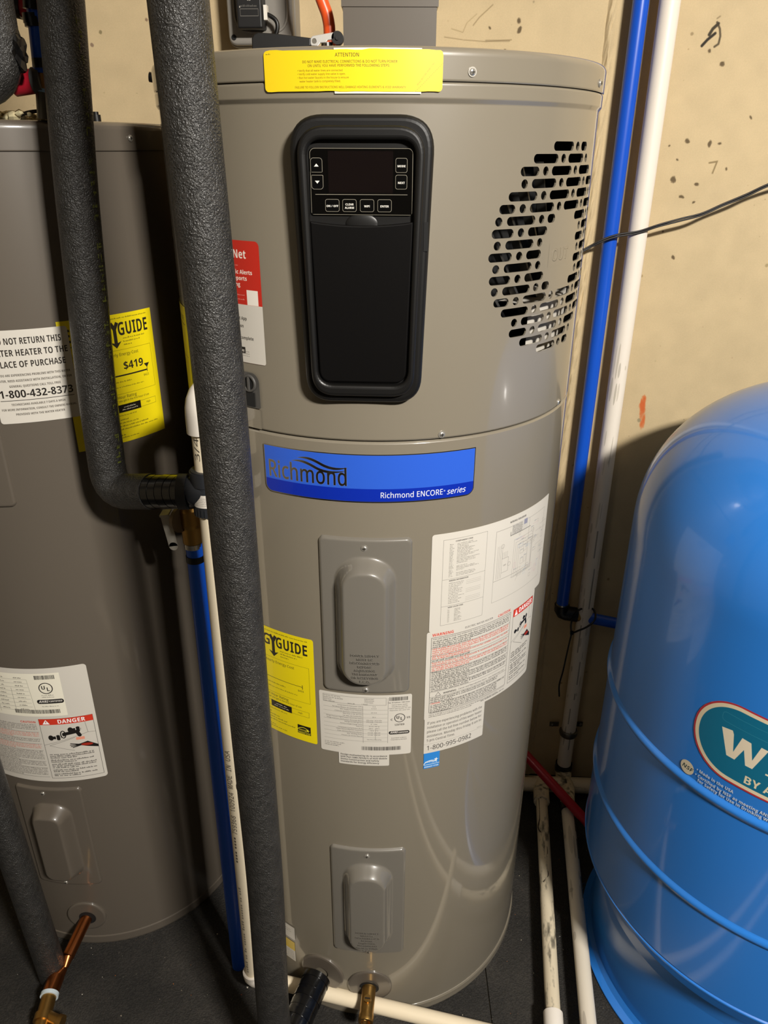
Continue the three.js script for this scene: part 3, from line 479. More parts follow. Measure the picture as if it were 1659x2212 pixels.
label(L, 'rating_plate', HR, -17.2, 10, 0.626, 0.7365, (x, W, H) => {
  frame(x, 6, 5, W * 0.68, 13, 0.3); ['Serial No./N° de Série', 'Model No./N° de Modèle', 'MFD DATE', 'Volts: 208/240'].forEach((s, i) => txt(x, s, 6.5, 8.6 + i * 3.2, 2.6)); txt(x, 'Hertz: 60', 42, 18.2, 2.6); txt(x, '1 Phase', 62, 18.2, 2.6);
  for (const [i, s] of ['Q382301847', 'HB50-HPS30', '11OCT2023'].entries()) txt(x, s, 66, 8.6 + i * 3.2, 2.5);
  for (let i = 0; i < 19; i++) { const Y = 22.5 + i * 3.65; txt(x, ['Compressor/Compresseur (LRA)', 'Fan Motor/Moteur De Ventilateur (FLA)', 'Min. Supply Circuit Ampacity', "L'intensité Minimum D'Alimentation", 'Max Fuse or Ckt. Brk Size', 'Cal. Max. De Fusible/Disj.', 'Design Pressure High/Pression Nominale Haute', 'Design Pressure Low/Pression Nominale Basse', 'Refrigerant/Réfrigérant', 'Factory Charge/Charge Usine', 'Volts AC', 'Compressor/Compresseur (RLA)', 'Upper Element/Élément Supérieur', 'Lower Element/Élément Inférieur', 'Max. Working Press.', 'Pression De Service Max De'][i] ?? '', 63, Y, 2.5, { a: 'right', max: 55 }); if (i % 2) line(x, 6, Y + 0.7, W * 0.74, Y + 0.7, 0.18); }
  line(x, 64, 20, 64, 88, 0.3); line(x, W * 0.745, 5, W * 0.745, 88, 0.3); line(x, 82, 62, 82, 82, 0.3);
  [['17 A', 22], ['0.15 A', 25.5], ['29.14 A', 33], ['30 A', 41], ['350 psig / 2414 kPa', 47], ['250 psig / 1725 kPa', 50], ['R - 134a', 54], ['32 Oz / 907 g', 58], ['240 V    208 V', 62], ['7.8 A    7 A', 66], ['4.5 kW  3.38 kW', 70], ['4.5 kW  3.38 kW', 74], ['150 PSI (1034 kPa)', 83]].forEach(([s, Y]) => txt(x, s, 80, Y, 2.6, { a: 'center' }));
  barcode(x, W * 0.76, 4, W * 0.2, 6.5, 5); txt(x, 'Cap. 50 Gallons / 189 Litres', W * 0.86, 15, 2.5, { a: 'center', w: 'bold', max: 32 });['Hybrid Water Heater', 'Chauffe-Eau Hybride', '*HACR Type Breaker for USA', 'Disjoncteur DIV. pour USA'].forEach((s, i) => txt(x, s, W * 0.87, 19 + i * 3.3, 2.5, { a: 'center', max: 32 }));
  ulMark(x, W * 0.872, 42, 7.4); txt(x, 'C', W * 0.785, 46, 5, { w: 'bold', a: 'center' }); txt(x, 'US', W * 0.966, 44, 4.6, { w: 'bold', a: 'center' }); txt(x, 'LISTED', W * 0.872, 56, 4.4, { w: 'bold', a: 'center' });
  ahri(x, W * 0.755, 66, W * 0.225); txt(x, 'Assembled in Mexico', W * 0.865, 80, 2.4, { a: 'center' }); txt(x, 'Ensamblé au Mexique', W * 0.865, 83.2, 2.4, { a: 'center' });
  for (let i = 0; i < 3; i++) greek(x, 6, 93 + i * 3.2, 30 - i * 4, 1.9, INK, 0.6); barcode(x, W * 0.46, 95, W * 0.43, 7, 9);
}, { ppm: 8, rad: [0.003, 0.003, 0.003, 0.003], label: 'white rating plate sticker' });
label(L, 'standards_label', HR, -11.7, 3.5, 0.605, 0.6278, (x, W, H) => { ['Design evaluated by UL in accordance', 'with Part 3280.707(d)(1) of HUD Mobile', 'Home Construction and Safety', 'Standards for Energy Efficiency'].forEach((s, i) => txt(x, s, 2.5, 5.2 + i * 4.6, 4, { w: 'bold', max: W * (i < 2 ? 0.93 : 0.77) })); }, { ppm: 8, rad: [0.002, 0.002, 0.002, 0.002], off: 0.0009 });
label(L, 'wiring_diagram_label', HR, 14.4, 60.2, 0.837, 0.9875, (x, W, H) => {
  const G = '#6d6862'; frame(x, 16, 10, 66, 132, 0.35, G); line(x, 16, 70, 82, 70, 0.3, G); line(x, 16, 112, 82, 112, 0.3, G); txt(x, 'COMPONENT CODE', 46, 14.5, 2.8, { w: 'bold', a: 'center' });
  const R = rng(17); for (let i = 0; i < 24; i++) { greek(x, 25, 18.5 + i * 2.1, 4 + R() * 3, 1.8, G, 0.7); if (R() < 0.85) greek(x, 36, 18.5 + i * 2.1, 10 + R() * 26, 1.8, G, 0.7); }
  txt(x, 'WIRING INFORMATION', 26, 74, 2.6, { w: 'bold' }); for (let i = 0; i < 13; i++) { greek(x, 26, 77.5 + i * 2.6, 14 + R() * 10, 1.8, G, 0.7); if (i % 5 < 3) line(x, 52, 77.5 + i * 2.6, 76, 77.5 + i * 2.6, 0.2, G); }
  txt(x, 'WIRE COLOR CODE', 26, 116, 2.6, { w: 'bold' }); for (let i = 0; i < 10; i++) { greek(x, 26, 119.5 + i * 2.1, 3, 1.8, G, 0.7); greek(x, 36, 119.5 + i * 2.1, 6 + R() * 6, 1.8, G, 0.7); }
  txt(x, 'WIRING DIAGRAM', W * 0.62, 10, 4, { w: 'bold', a: 'center', max: 36 });
  frame(x, 98, 16, 70, 78, 0.4, G); frame(x, 98, 16, W - 112, 112, 0.3, G); fill(x, 128, 14, 36, 16, '#cbc6bd'); for (let i = 0; i < 9; i++) greek(x, 129, 16.5 + i * 1.7, 22, 1.4, INK, 0.7); fill(x, 154, 14, 8, 8, '#8f8fa0');
  line(x, 126, 30, 172, 30, 0.7); line(x, 126, 24, 126, 31, 0.7); frame(x, 112, 62, 13, 22, 0.35, G); txt(x, 'CAP', 118, 74, 3, { a: 'center' });
  for (let i = 0; i < 4; i++) { line(x, 103 + i * 3, 40, 103 + i * 3, 92, 0.3, G); line(x, 113 + i * 3, 52, 113 + i * 3, 62, 0.3, G); frame(x, 135 + i * 4, 40 + i * 5, 46 - i * 5, 60 - i * 6, 0.25, G); }
  for (let i = 0; i < 46; i++) { const X = 132 + R() * 78, Y = 24 + R() * 92, u = R(); x.strokeStyle = u < 0.2 ? '#9db3c8' : u < 0.3 ? '#c8a0a8' : '#8c867f'; x.lineWidth = 0.3; x.beginPath(); x.moveTo(X, Y); if (R() < 0.5) { x.lineTo(X + 6 + 16 * R(), Y); x.lineTo(X + 12, Y + 10 * R()); } else x.rect(X, Y, 3 + R() * 8, 3 + R() * 8); x.stroke(); if (R() < 0.5) greek(x, X, Y, 6, 1.6, '#6a7a90', 0.7); }
  for (const [X, Y] of [[112, 42], [127, 74], [170, 96], [180, 40]]) { x.strokeStyle = G; x.beginPath(); x.arc(X, Y, 3, 0, 7); x.stroke(); }
}, { ppm: 6, rad: [0.004, 0.002, 0.006, 0.003], label: 'white wiring diagram sticker' });
label(L, 'warning_label', HR, 13.8, 56.4, 0.6845, 0.8372, (x, W, H) => {
  const w = 146; txt(x, 'WARNING', 8, 8, 6.6, { w: 'bold', col: RED, max: 38 }); txt(x, 'ELECTRIC WATER HEATER', 82, 5.6, 4.3, { a: 'center', max: 52 }); txt(x, 'CAUTION', 143, 7, 6, { w: 'bold', a: 'right', col: RED, max: 28 });
  frame(x, 7, 10, w - 9, H - 22, 0.5); txt(x, 'FOR SAFE INSTALLATION AND OPERATION: Follow the instructions in the use and care manual', 9, 14, 3.3, { max: 134 });
  const rows = [[INK, 4], [RED, 4], [RED, 2], [INK, 1], [RED, 2], [RED, 3], [INK, 4], [INK, 4], [INK, 3]]; let y = 17.5;
  for (const [c, n] of rows) { for (let i = 0; i < n; i++) { greek(x, 9, y, (i === n - 1 ? 60 : 132), 2.7, c, 0.85); y += 3.1; } line(x, 7, y - 2, w - 2, y - 2, 0.35); y += 0.6; }
  x.strokeStyle = INK; x.lineWidth = 0.5; x.beginPath(); x.moveTo(16, y + 5); x.lineTo(20, y - 1); x.lineTo(24, y + 5); x.closePath(); x.stroke(); txt(x, 'WARNING:', 28, y + 4, 4.2, { w: 'bold' }); txt(x, 'Cancer and Reproductive Harm', 52, y + 4, 3.6); txt(x, 'www.P65Warnings.ca.gov', 106, y + 4, 3, { max: 34 }); y += 6.5; line(x, 7, y, w - 2, y, 0.35); y += 3.2;
  for (const [c, n] of [[INK, 3], [INK, 6]]) { for (let i = 0; i < n; i++) { greek(x, i === 0 && n === 6 ? 26 : 9, y, i === n - 1 ? 34 : 116, 2.7, c, 0.85); y += 3.1; } line(x, 7, y - 2, w - 2, y - 2, 0.35); y += 0.6; }
  txt(x, 'CAUTION:', 9, y - 19.5, 3.2, { w: 'bold', col: RED }); greek(x, 7, H - 6.5, 120, 2, INK, 0.7); greek(x, 7, H - 3.5, 70, 2, INK, 0.7); txt(x, 'MAX. WORKING PRESSURE: 150 P.S.I.', 144, H - 4, 3.1, { w: 'bold', a: 'right', max: 50 });
  danger(x, 151, 10, W - 156, H - 20);
}, { ppm: 6, rad: [0.003, 0.002, 0.006, 0.002], label: 'white warning and danger sticker' });
label(L, 'helpline_label', HR, 14, 34.6, 0.62, 0.6845, (x, W, H) => { ['If you are experiencing problems with the', 'installation or operation of this water heater', 'please call the toll free number below for', 'assistance. Monday thru Friday 8 am to', '5 pm Central Time.'].forEach((s, i) => txt(x, s, 4, 9 + i * 8.2, 6.2, { max: i === 4 ? 46 : 93 })); line(x, 0, 47, W, 47, 0.3, '#8a857c'); txt(x, '1-800-995-0982', 4, 59, 12, { max: 76 }); greek(x, W - 12, 45, 9, 1.5); }, { ppm: 7, rad: [0, 0, 0.002, 0.001] });
label(L, 'energy_star_label', HR, 14.1, 19.2, 0.5905, 0.6205, (x, W, H) => { energyStar(x, 0, 0, W, H, '#2d86d6', '#e9eef2'); }, { ppm: 10, off: 0.0009, rad: [0, 0.001, 0.001, 0.001] });
label(L, 'water_sensor_tag', HR, -37.5, -31.5, 0.148, 0.182, (x, W, H) => { greek(x, 5, 12, 16, 2); greek(x, 5, 17, 16, 2); }, { off: 0.0012, rad: [0, 0, 0.004, 0] });
label(L, 'anode_tag', HR, -38, -32, 0.088, 0.14, (x, W, H) => { fill(x, 0, 0, W, H * 0.45, '#d9b83a'); txt(x, '⚠', W * 0.5, H * 0.34, 10, { a: 'center' }); for (let i = 0; i < 6; i++) greek(x, 3, H * 0.55 + i * 4, W - 6, 2); }, { off: 0.0006 });
// outlets low on the jacket
function escutcheon(parent, R, phi, h, r, mat) {
  const g = lathe([[0.012, 0.0018], [r * 0.92, 0.0018], [r, 0.0008], [r, -0.0055]], 48).rotateX(Math.PI / 2);
  const m = part('escutcheon', g, mat, parent); m.position.set(R * Math.sin(phi * D2R), h, R * Math.cos(phi * D2R)); m.rotation.y = phi * D2R; return m;
}
escutcheon(heater, HR + 0.001, -2.8, 0.087, 0.039, M.paint2); escutcheon(heater, HR + 0.001, -20.5, 0.098, 0.041, M.paint2);
{
  const d = part('drain_cock', lathe([[0.0001, 0.052], [0.0085, 0.052], [0.0085, 0.06], [0.0125, 0.06], [0.0132, 0.056], [0.0132, 0.05], [0.0122, 0.044], [0.0122, 0.004], [0.0128, 0]], 36).rotateX(Math.PI / 2), M.brass, heater, 'brass drain cock');
  d.position.set((HR + 0.001) * Math.sin(-3 * D2R), 0.084, (HR + 0.001) * Math.cos(-3 * D2R)); d.rotation.set(0.08, -5 * D2R, 0);
  part('slotted_stem', new THREE.CylinderGeometry(0.0065, 0.007, 0.006, 20).translate(0, 0.0125, 0.028), M.brass, d); part('stem_slot', box(0.0095, 0.0015, 0.0018, 0, 0.0155, 0.028), M.blackInside, d);
  part('wall_opening', new THREE.CircleGeometry(0.0175, 28).translate(0, 0, 0.0025), M.blackInside, d);
}

// ------------------------------------------------------------------ the electric water heater on the left
const GX = -0.575, GZ = -1.255, GR = 0.255;
const heater2 = thing('water_heater', 'plain grey electric water heater standing behind the insulated pipes', 'water heater', [GX, 0, GZ]);
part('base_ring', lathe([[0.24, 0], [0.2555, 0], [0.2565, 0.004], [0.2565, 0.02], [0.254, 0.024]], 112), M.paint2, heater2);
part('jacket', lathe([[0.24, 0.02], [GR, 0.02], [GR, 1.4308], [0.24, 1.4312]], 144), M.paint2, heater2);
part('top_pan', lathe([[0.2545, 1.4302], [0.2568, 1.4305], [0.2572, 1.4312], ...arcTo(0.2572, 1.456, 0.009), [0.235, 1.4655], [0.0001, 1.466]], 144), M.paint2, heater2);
for (const p of [64, 8, -50]) screw(heater2, 0.2583, p, 1.4462, 0.0034);
label(heater2, 'return_notice', GR, 10.2, 33.9, 1.0885, 1.2165, (x, W, H) => {
  ['DO NOT RETURN THIS', 'WATER HEATER TO THE', 'PLACE OF PURCHASE'].forEach((s, i) => txt(x, s, W * 0.5, 19 + i * 15.6, 12, { w: 'bold', a: 'center', max: W * [0.82, 0.94, 0.84][i], col: '#2c2620' }));
  ['IF YOU ARE EXPERIENCING PROBLEMS WITH THIS WATER', 'HEATER, NEED ASSISTANCE WITH INSTALLATION, OR FOR', 'GENERAL QUESTIONS CALL TOLL FREE'].forEach((s, i) => txt(x, s, W * 0.5, 62 + i * 7.6, 4.3, { a: 'center', max: W * [0.9, 0.92, 0.62][i], w: 'bold', col: '#4a433a' }));
  txt(x, '1-800-432-8373', W * 0.5, 92, 14.5, { w: 'bold', a: 'center', max: W * 0.9, col: '#211c18' }); line(x, W * 0.05, 95.5, W * 0.95, 95.5, 0.8);
  ['TECHNICIANS AVAILABLE 7 DAYS A WEEK', 'FOR MORE INFORMATION, CONSULT THE OWNERS MANUAL', 'PROVIDED WITH THE WATER HEATER'].forEach((s, i) => txt(x, s, W * 0.5, 102.5 + i * 7, 4, { a: 'center', max: W * [0.66, 0.92, 0.6][i], w: 'bold', col: '#4a433a' }));
}, { ppm: 7, rad: [0.004, 0.004, 0.004, 0.004], off: 0.001, label: 'white notice with a phone number' });
label(heater2, 'energy_guide_label', GR, 31.0, 63.6, 1.035, 1.2225, (x, W, H) => energyGuide(x, W, H, '$419', false), { bg: YEL, ppm: 6, label: 'yellow energy label' });
label(heater2, 'rating_and_danger_label', GR, -40, 20.2, 0.4315, 0.6745, (x, W, H) => {
  const u0 = W * 0.62; fill(x, W * 0.1, 10, W * 0.74, 88, '#f2ecd9');
  for (let i = 0; i < 9; i++) { line(x, W * 0.1, 22 + i * 8, W * 0.64, 22 + i * 8, 0.3, '#7a746a'); for (const q of [0.3, 0.44, 0.56]) greek(x, W * q, 20 + i * 8, 14, 3, '#4a443c', 0.8); } line(x, W * 0.64, 22, W * 0.655, 92, 0.35, '#7a746a'); line(x, W * 0.42, 40, W * 0.42, 92, 0.3); line(x, W * 0.53, 40, W * 0.53, 92, 0.3);
  barcode(x, W * 0.69, 14, W * 0.12, 8, 3); ulMark(x, W * 0.745, 40, 10.5); greek(x, W * 0.71, 55, 20, 2.4); greek(x, W * 0.71, 59, 20, 2.4); ahri(x, W * 0.675, 63, W * 0.16); barcode(x, W * 0.52, 84, W * 0.28, 8, 6); greek(x, W * 0.7, 78, 26, 2.4);
  fill(x, 0, 106, W, 0.01, '#fff'); let y = 112; txt(x, 'CAUTION', W * 0.635, y, 6, { w: 'bold', col: RED, a: 'right' }); y += 5;
  for (const [c, n] of [[INK, 5], [RED, 4], [INK, 3], [RED, 4], [INK, 7], [INK, 4], [INK, 6]]) { for (let i = 0; i < n; i++) { greek(x, W * 0.06, y, W * (i === n - 1 ? 0.4 : 0.575), 2.6, c, 0.6); y += 3.3; } line(x, W * 0.05, y - 1.6, W * 0.64, y - 1.6, 0.35); y += 1.4; }
  danger(x, W * 0.655, 104, W * 0.325, H - 112);
}, { ppm: 4.5, rad: [0.006, 0.006, 0.006, 0.006], label: 'large white rating and danger sticker' });
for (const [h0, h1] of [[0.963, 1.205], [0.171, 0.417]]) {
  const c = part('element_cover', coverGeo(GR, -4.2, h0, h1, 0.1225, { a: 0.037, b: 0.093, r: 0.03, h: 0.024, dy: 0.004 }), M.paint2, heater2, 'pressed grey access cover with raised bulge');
  screw(c, GR + 0.0044, -5.6, h1 - 0.0115, 0.0032); screw(c, GR + 0.0044, -5.4, h0 + 0.008, 0.0032);
}
escutcheon(heater2, GR + 0.001, -0.4, 0.082, 0.037, M.paint2);
part('wall_opening', new THREE.CircleGeometry(0.0165, 28).translate(0, 0.079, GR + 0.0035), M.blackInside, heater2);
{ // leftover sealing foam round the hot outlet
  const R = rng(14), gs = []; for (let i = 0; i < 90; i++) { const a = R() * 6.3, r = 0.016 + 0.05 * R(), s = 0.003 + 0.007 * R() * R(), g = new THREE.OctahedronGeometry(s, 1), p = g.attributes.position; for (let k = 0; k < p.count; k++) { const q = 0.75 + 0.5 * Math.abs(Math.sin(p.getX(k) * 4000 + p.getY(k) * 7000 + i)); p.setXYZ(k, p.getX(k) * q, p.getY(k) * q * 0.7, p.getZ(k) * q); } g.computeVertexNormals(); gs.push(g.rotateY(R() * 6).translate(0.083 + r * Math.cos(a) * 1.3, 1.468 + 0.006 * R(), 0.145 + r * Math.sin(a) * 0.7)); }
  part('sealing_foam', merge(gs), std({ color: 0xcfc39a, roughness: 0.95 }), heater2, 'crumbly cream sealing foam');
}
{
  const p = atZ(208, 252, -1.3), c = thing('plug_cap', 'small black cap on the rear of the left water heater top', 'cap', [p.x, 1.4657, p.z]);
  part('cap', merge([new THREE.CylinderGeometry(0.0065, 0.0065, 0.011, 20).translate(0, 0.0075, 0), new THREE.CylinderGeometry(0.004, 0.004, 0.004, 12).translate(0, 0.015, 0)]), M.blackPlastic, c);
  part('washer', new THREE.CylinderGeometry(0.013, 0.013, 0.002, 24).translate(0, 0.001, 0), M.white, c);
}

// ------------------------------------------------------------------ the blue pressure tank
const TX = 0.715, TZ = -0.99, TR = 0.334;
{
  const t = thing('pressure_tank', 'large glossy blue well pressure tank with oval teal brand label', 'tank', [TX, 0, TZ]);
  const prof = [[0.318, 0.2665], [TR - 0.002, 0.27], [TR, 0.274]];
  const bead = (h) => { for (let i = -4; i <= 4; i++) prof.push([TR + 0.0048 * Math.cos(i / 4 * Math.PI / 2) , h + i * 0.0022]); };
  prof.push([TR, 0.4145]); prof.push([TR, 0.4155]); bead(0.4255); prof.push([TR, 0.4355]); prof.push([TR, 0.4365]); prof.push([TR, 0.616]); prof.push([TR, 0.617]); bead(0.627); prof.push([TR, 0.637]); prof.push([TR, 0.638]); prof.push([TR, 0.905]);
  const K = 0.12, HH = 0.165; for (let i = 1; i <= 26; i++) { const a = i / 26 * Math.PI / 2; const c = Math.cos(a), s = Math.sin(a); prof.push([TR * Math.pow(Math.max(c, 0), 0.72), 0.905 + 0.235 * Math.pow(s, 0.94)]); }
  prof[prof.length - 1][0] = 0.0001;
  const pts = prof.map(p => new THREE.Vector2(...p));
  part('shell', new THREE.LatheGeometry(pts, 160), M.tank, t);
  part('lower_seam', lathe([[0.3165, 0.264], [TR + 0.0008, 0.2655], [TR + 0.001, 0.269], [TR - 0.004, 0.272]], 144), M.tank, t);
  part('skirt', lathe([[0.308, 0], [0.312, 0.0015], [0.312, 0.005], [0.3, 0.0105], [0.2935, 0.02], [0.2935, 0.17], [0.2965, 0.2], [0.31, 0.24], [0.3195, 0.2665]], 144), M.tank, t);
  // label: clear film carrying the oval, the certification mark and small print
  const p0 = -61.7, p1 = 24, h0 = 0.6365 + 0.021, h1 = 0.8, R = TR;
  label(t, 'brand_label', R, -59.4, 21.4, 0.668, 0.792, (x, W, H) => {
    const rr = (i, col) => { x.fillStyle = col; x.beginPath(); x.roundRect(i, i, W - 2 * i, H - 2 * i, (H - 2 * i) * 0.49); x.fill(); };
    rr(0, '#b3303a'); rr(2.6, '#e4d3b2'); rr(8.2, '#0b6b8c');
    x.fillStyle = '#e8dac0'; x.beginPath();
    const w = [[38.5, 45], [53, 42], [55.5, 47], [59.8, 73.5], [66.5, 45.5], [78.5, 46.5], [84.5, 71.5], [91, 45.5], [100, 46], [87.2, 84.2], [78, 84.4], [72, 62], [63.8, 84.2], [52.6, 84.2]]; w.forEach((p, i) => i ? x.lineTo(...p) : x.moveTo(...p)); x.fill();
    txt(x, 'ELL-X-TROL', 102, 84.2, 50, { w: 'bold', f: 'serif', col: '#e8dac0', max: W - 150 }); txt(x, 'BY AMTROL', 80, 112, 17.5, { w: 'bold', col: '#e4d3b2' });
    x.strokeStyle = '#2a7f9a'; x.lineWidth = 0.8; x.beginPath(); x.roundRect(36, 20, 150, 14, 5); x.stroke();
  }, { ppm: 4, rad: [0.0605, 0.0605, 0.0605, 0.0605], label: 'teal oval label with cream lettering' });
  label(t, 'certification_mark', R, -60.4, -56.7, 0.6375, 0.66, (x, W, H) => { x.save(); x.translate(W / 2, H / 2); txt(x, 'NSF', 0, 3, 9.5, { w: 'bold', style: 'italic', a: 'center', col: '#1d3a40', max: W * 0.84 }); x.restore(); }, { ppm: 10, bg: '#ddd0b4', off: 0.0009, rad: [0.0105, 0.0105, 0.0112, 0.0112] });
  const tank = '#2a75c6';
  for (const [s, a0, h, sz, len] of [['• Made in the USA', -56.2, 0.6545, 8.6, 54], ['• Certified by NSF as meeting ANSI/NSF Standard 61', -56.3, 0.6455, 8.6, 158], ['for Safety for Use in Drinking Water Applications', -55.4, 0.6385, 8.6, 150]]) {
    const W = len + 4, k = 8, [c, x] = canvas(W * k, 9.4 * k), [am, ax] = canvas(W * k, 9.4 * k, '#000'); x.fillStyle = '#c9d3d8'; x.fillRect(0, 0, c.width, c.height); ax.scale(k, k); txt(ax, s, 0.5, 6.6, 7.2, { w: 'bold', col: '#fff', max: len });
    part('small_print', patch(R + 0.0011, a0, a0 + W / 1000 / R / D2R, h - 0.0026, h + 0.0068), std({ map: ctex(c), alphaMap: ctex(am, false), transparent: true, roughness: 0.5 }), t);
  }
}

// ------------------------------------------------------------------ black foam insulated pipes
const FR = 0.0248;
{
  const t = thing('insulated_pipe', 'black foam insulated pipe standing in front of the hybrid water heater', 'pipe', [-0.168, 0, -0.729]);
  const run = [[384, 0], [437, 480], [474, 820], [499, 1100], [554, 1700], [573, 1900], [590, 2190]].map(([x, y]) => atZ(x, y, -0.729).sub(V(-0.168, 0, -0.729)));
  part('foam_sleeve', bent([V(run[0].x, CEIL, 0), ...run, V(0, 0.09, 0), V(0.02, 0.09, -0.055)], FR, 0.16), M.foam, t);
  part('taped_joint', bent([V(0.016, 0.091, -0.045), V(0.0505, 0.099, -0.1345)], 0.0242, 0.02, { tile: 0.05 }), M.tape, t, 'shiny black tape wrap');
  const gs = []; for (let i = 0; i < 7; i++) { const a = V(0.0125, 0.0905, -0.036), b = V(0.0505, 0.099, -0.1345), k = i / 6.4; gs.push(pipe(a.clone().lerp(b, k), a.clone().lerp(b, k + 0.1), 0.0252 - 0.0006 * (i % 2), { r2: 0.0248 })); } part('tape_turn', merge(gs), M.tape, t);
  for (const [x, y] of [[575, 1692]]) { const p = atZ(x, y, -0.729); part('sleeve_joint', new THREE.TorusGeometry(FR - 0.0001, 0.0006, 8, 40).rotateX(Math.PI / 2).translate(atZ(553, y, -0.729).x + 0.168, p.y, 0), M.foam, t); }
}
const TEE = atZ(447, 1056, -0.905);
{
  const top = atZ(129, 0, -0.985), bot = atZ(236, 1062, -0.985), up = top.clone().lerp(bot, -1.42), o = [bot.x, 0, bot.z];
  const t = thing('insulated_pipe', 'black foam insulated pipe bending sideways in front of the left water heater', 'pipe', o), q = v => v.clone().sub(V(...o));
  up.y = CEIL;
  const e = TEE.clone().add(V(-0.012, -0.004, 0)), elbow = bot.clone().add(V(0.002, 0, 0)), mid = elbow.clone().lerp(e, 0.5);
  part('foam_sleeve', bent([q(up), q(atZ(132, 0, -0.985)), q(atZ(164, 400, -0.985)), q(atZ(211, 860, -0.985)), q(elbow), q(mid)], FR, 0.036), M.foam, t);
  part('taped_run', bent([q(mid.clone().lerp(elbow, 0.08)), q(e)], 0.0225, 0.02, { tile: 0.05 }), M.tape, t, 'shiny black tape wrap');
  const gs = []; for (let i = 0; i < 5; i++) { const k = 0.5 + i * 0.085; gs.push(pipe(q(elbow.clone().lerp(e, k)), q(elbow.clone().lerp(e, k + 0.075)), 0.0236 - 0.0005 * (i % 2), { r2: 0.0231 })); } part('tape_turn', merge(gs), M.tape, t);
  // yellow-green print running down the foam
  const c = document.createElement('canvas'); c.width = 96; c.height = 2048; const x = c.getContext('2d'); x.fillStyle = '#000'; x.fillRect(0, 0, 96, 2048); x.translate(48, 0); x.rotate(Math.PI / 2); x.fillStyle = '#ffffff'; x.font = 'bold 60px monospace'; x.textBaseline = 'middle';
  const R = rng(6); let u = 20; while (u < 2000) { for (let k = 0; k < 3 + 5 * R() && u < 2000; k++) { x.globalAlpha = 0.35 + 0.4 * R(); for (let j = 0; j < 3; j++) R() < 0.6 ? x.fillRect(u + 12 * R(), -26 + 40 * R(), 26 * R() + 6, 9) : x.fillRect(u + 26 * R(), -26, 8, 40 * R() + 12); u += 46; } u += 70; }   // worn, unreadable lettering
  const dir = bot.clone().sub(top).normalize(), gP = new THREE.CylinderGeometry(FR + 0.0008, FR + 0.0008, 0.56, 12, 1, true, 0.78, 0.55), mid2 = top.clone().lerp(bot, 0.47).sub(V(...o));
  gP.applyQuaternion(new THREE.Quaternion().setFromUnitVectors(V(0, -1, 0).negate(), dir.clone().negate())).translate(mid2.x, mid2.y, mid2.z);
  part('foam_print', gP, std({ color: 0x7c832a, alphaMap: ctex(c, false), transparent: true, roughness: 0.7, bumpMap: foamBump, bumpScale: 0.001 }), t, 'yellow-green printed lettering');
}
{
  const a = atZ(40, 1880, -0.915), b = atZ(113, 2094, -0.915), o = [b.x, 0, b.z];
  const t = thing('insulated_pipe', 'black foam insulated pipe ending at the brass drain valve', 'pipe', o);
  part('foam_sleeve', bent([V((a.x - b.x) * 8, CEIL, 0), V(0, b.y - 0.012, 0)], FR, 0.03), M.foam, t);
}
{
  const a = atZ(10, 0, -1.022), b = atZ(15, 205, -1.022), o = [b.x, 0, b.z];
  const t = thing('insulated_pipe', 'short foam insulated elbow on top of the left water heater', 'pipe', o);
  part('foam_sleeve', bent([V(a.x - b.x - 0.01, CEIL, 0), V(0, 1.5, 0), V(-0.12, 1.498, 0.0)], 0.0245, 0.04), M.foam, t);
  const g = new THREE.IcosahedronGeometry(0.018, 3), p = g.attributes.position; for (let i = 0; i < p.count; i++) { const X = p.getX(i), Y = p.getY(i), Z = p.getZ(i), k = 0.8 + 0.3 * Math.sin(X * 330 + Z * 150) * Math.cos(Y * 280 + X * 90); p.setXYZ(i, X * k * 0.62, Y * k * 1.5, Z * k * 0.8); } g.computeVertexNormals();
  const w = atZ(38, 112, -1.022); part('tape_wad', g.translate(w.x - b.x, w.y, 0), M.blackMatte, t, 'crumpled black tape');
}

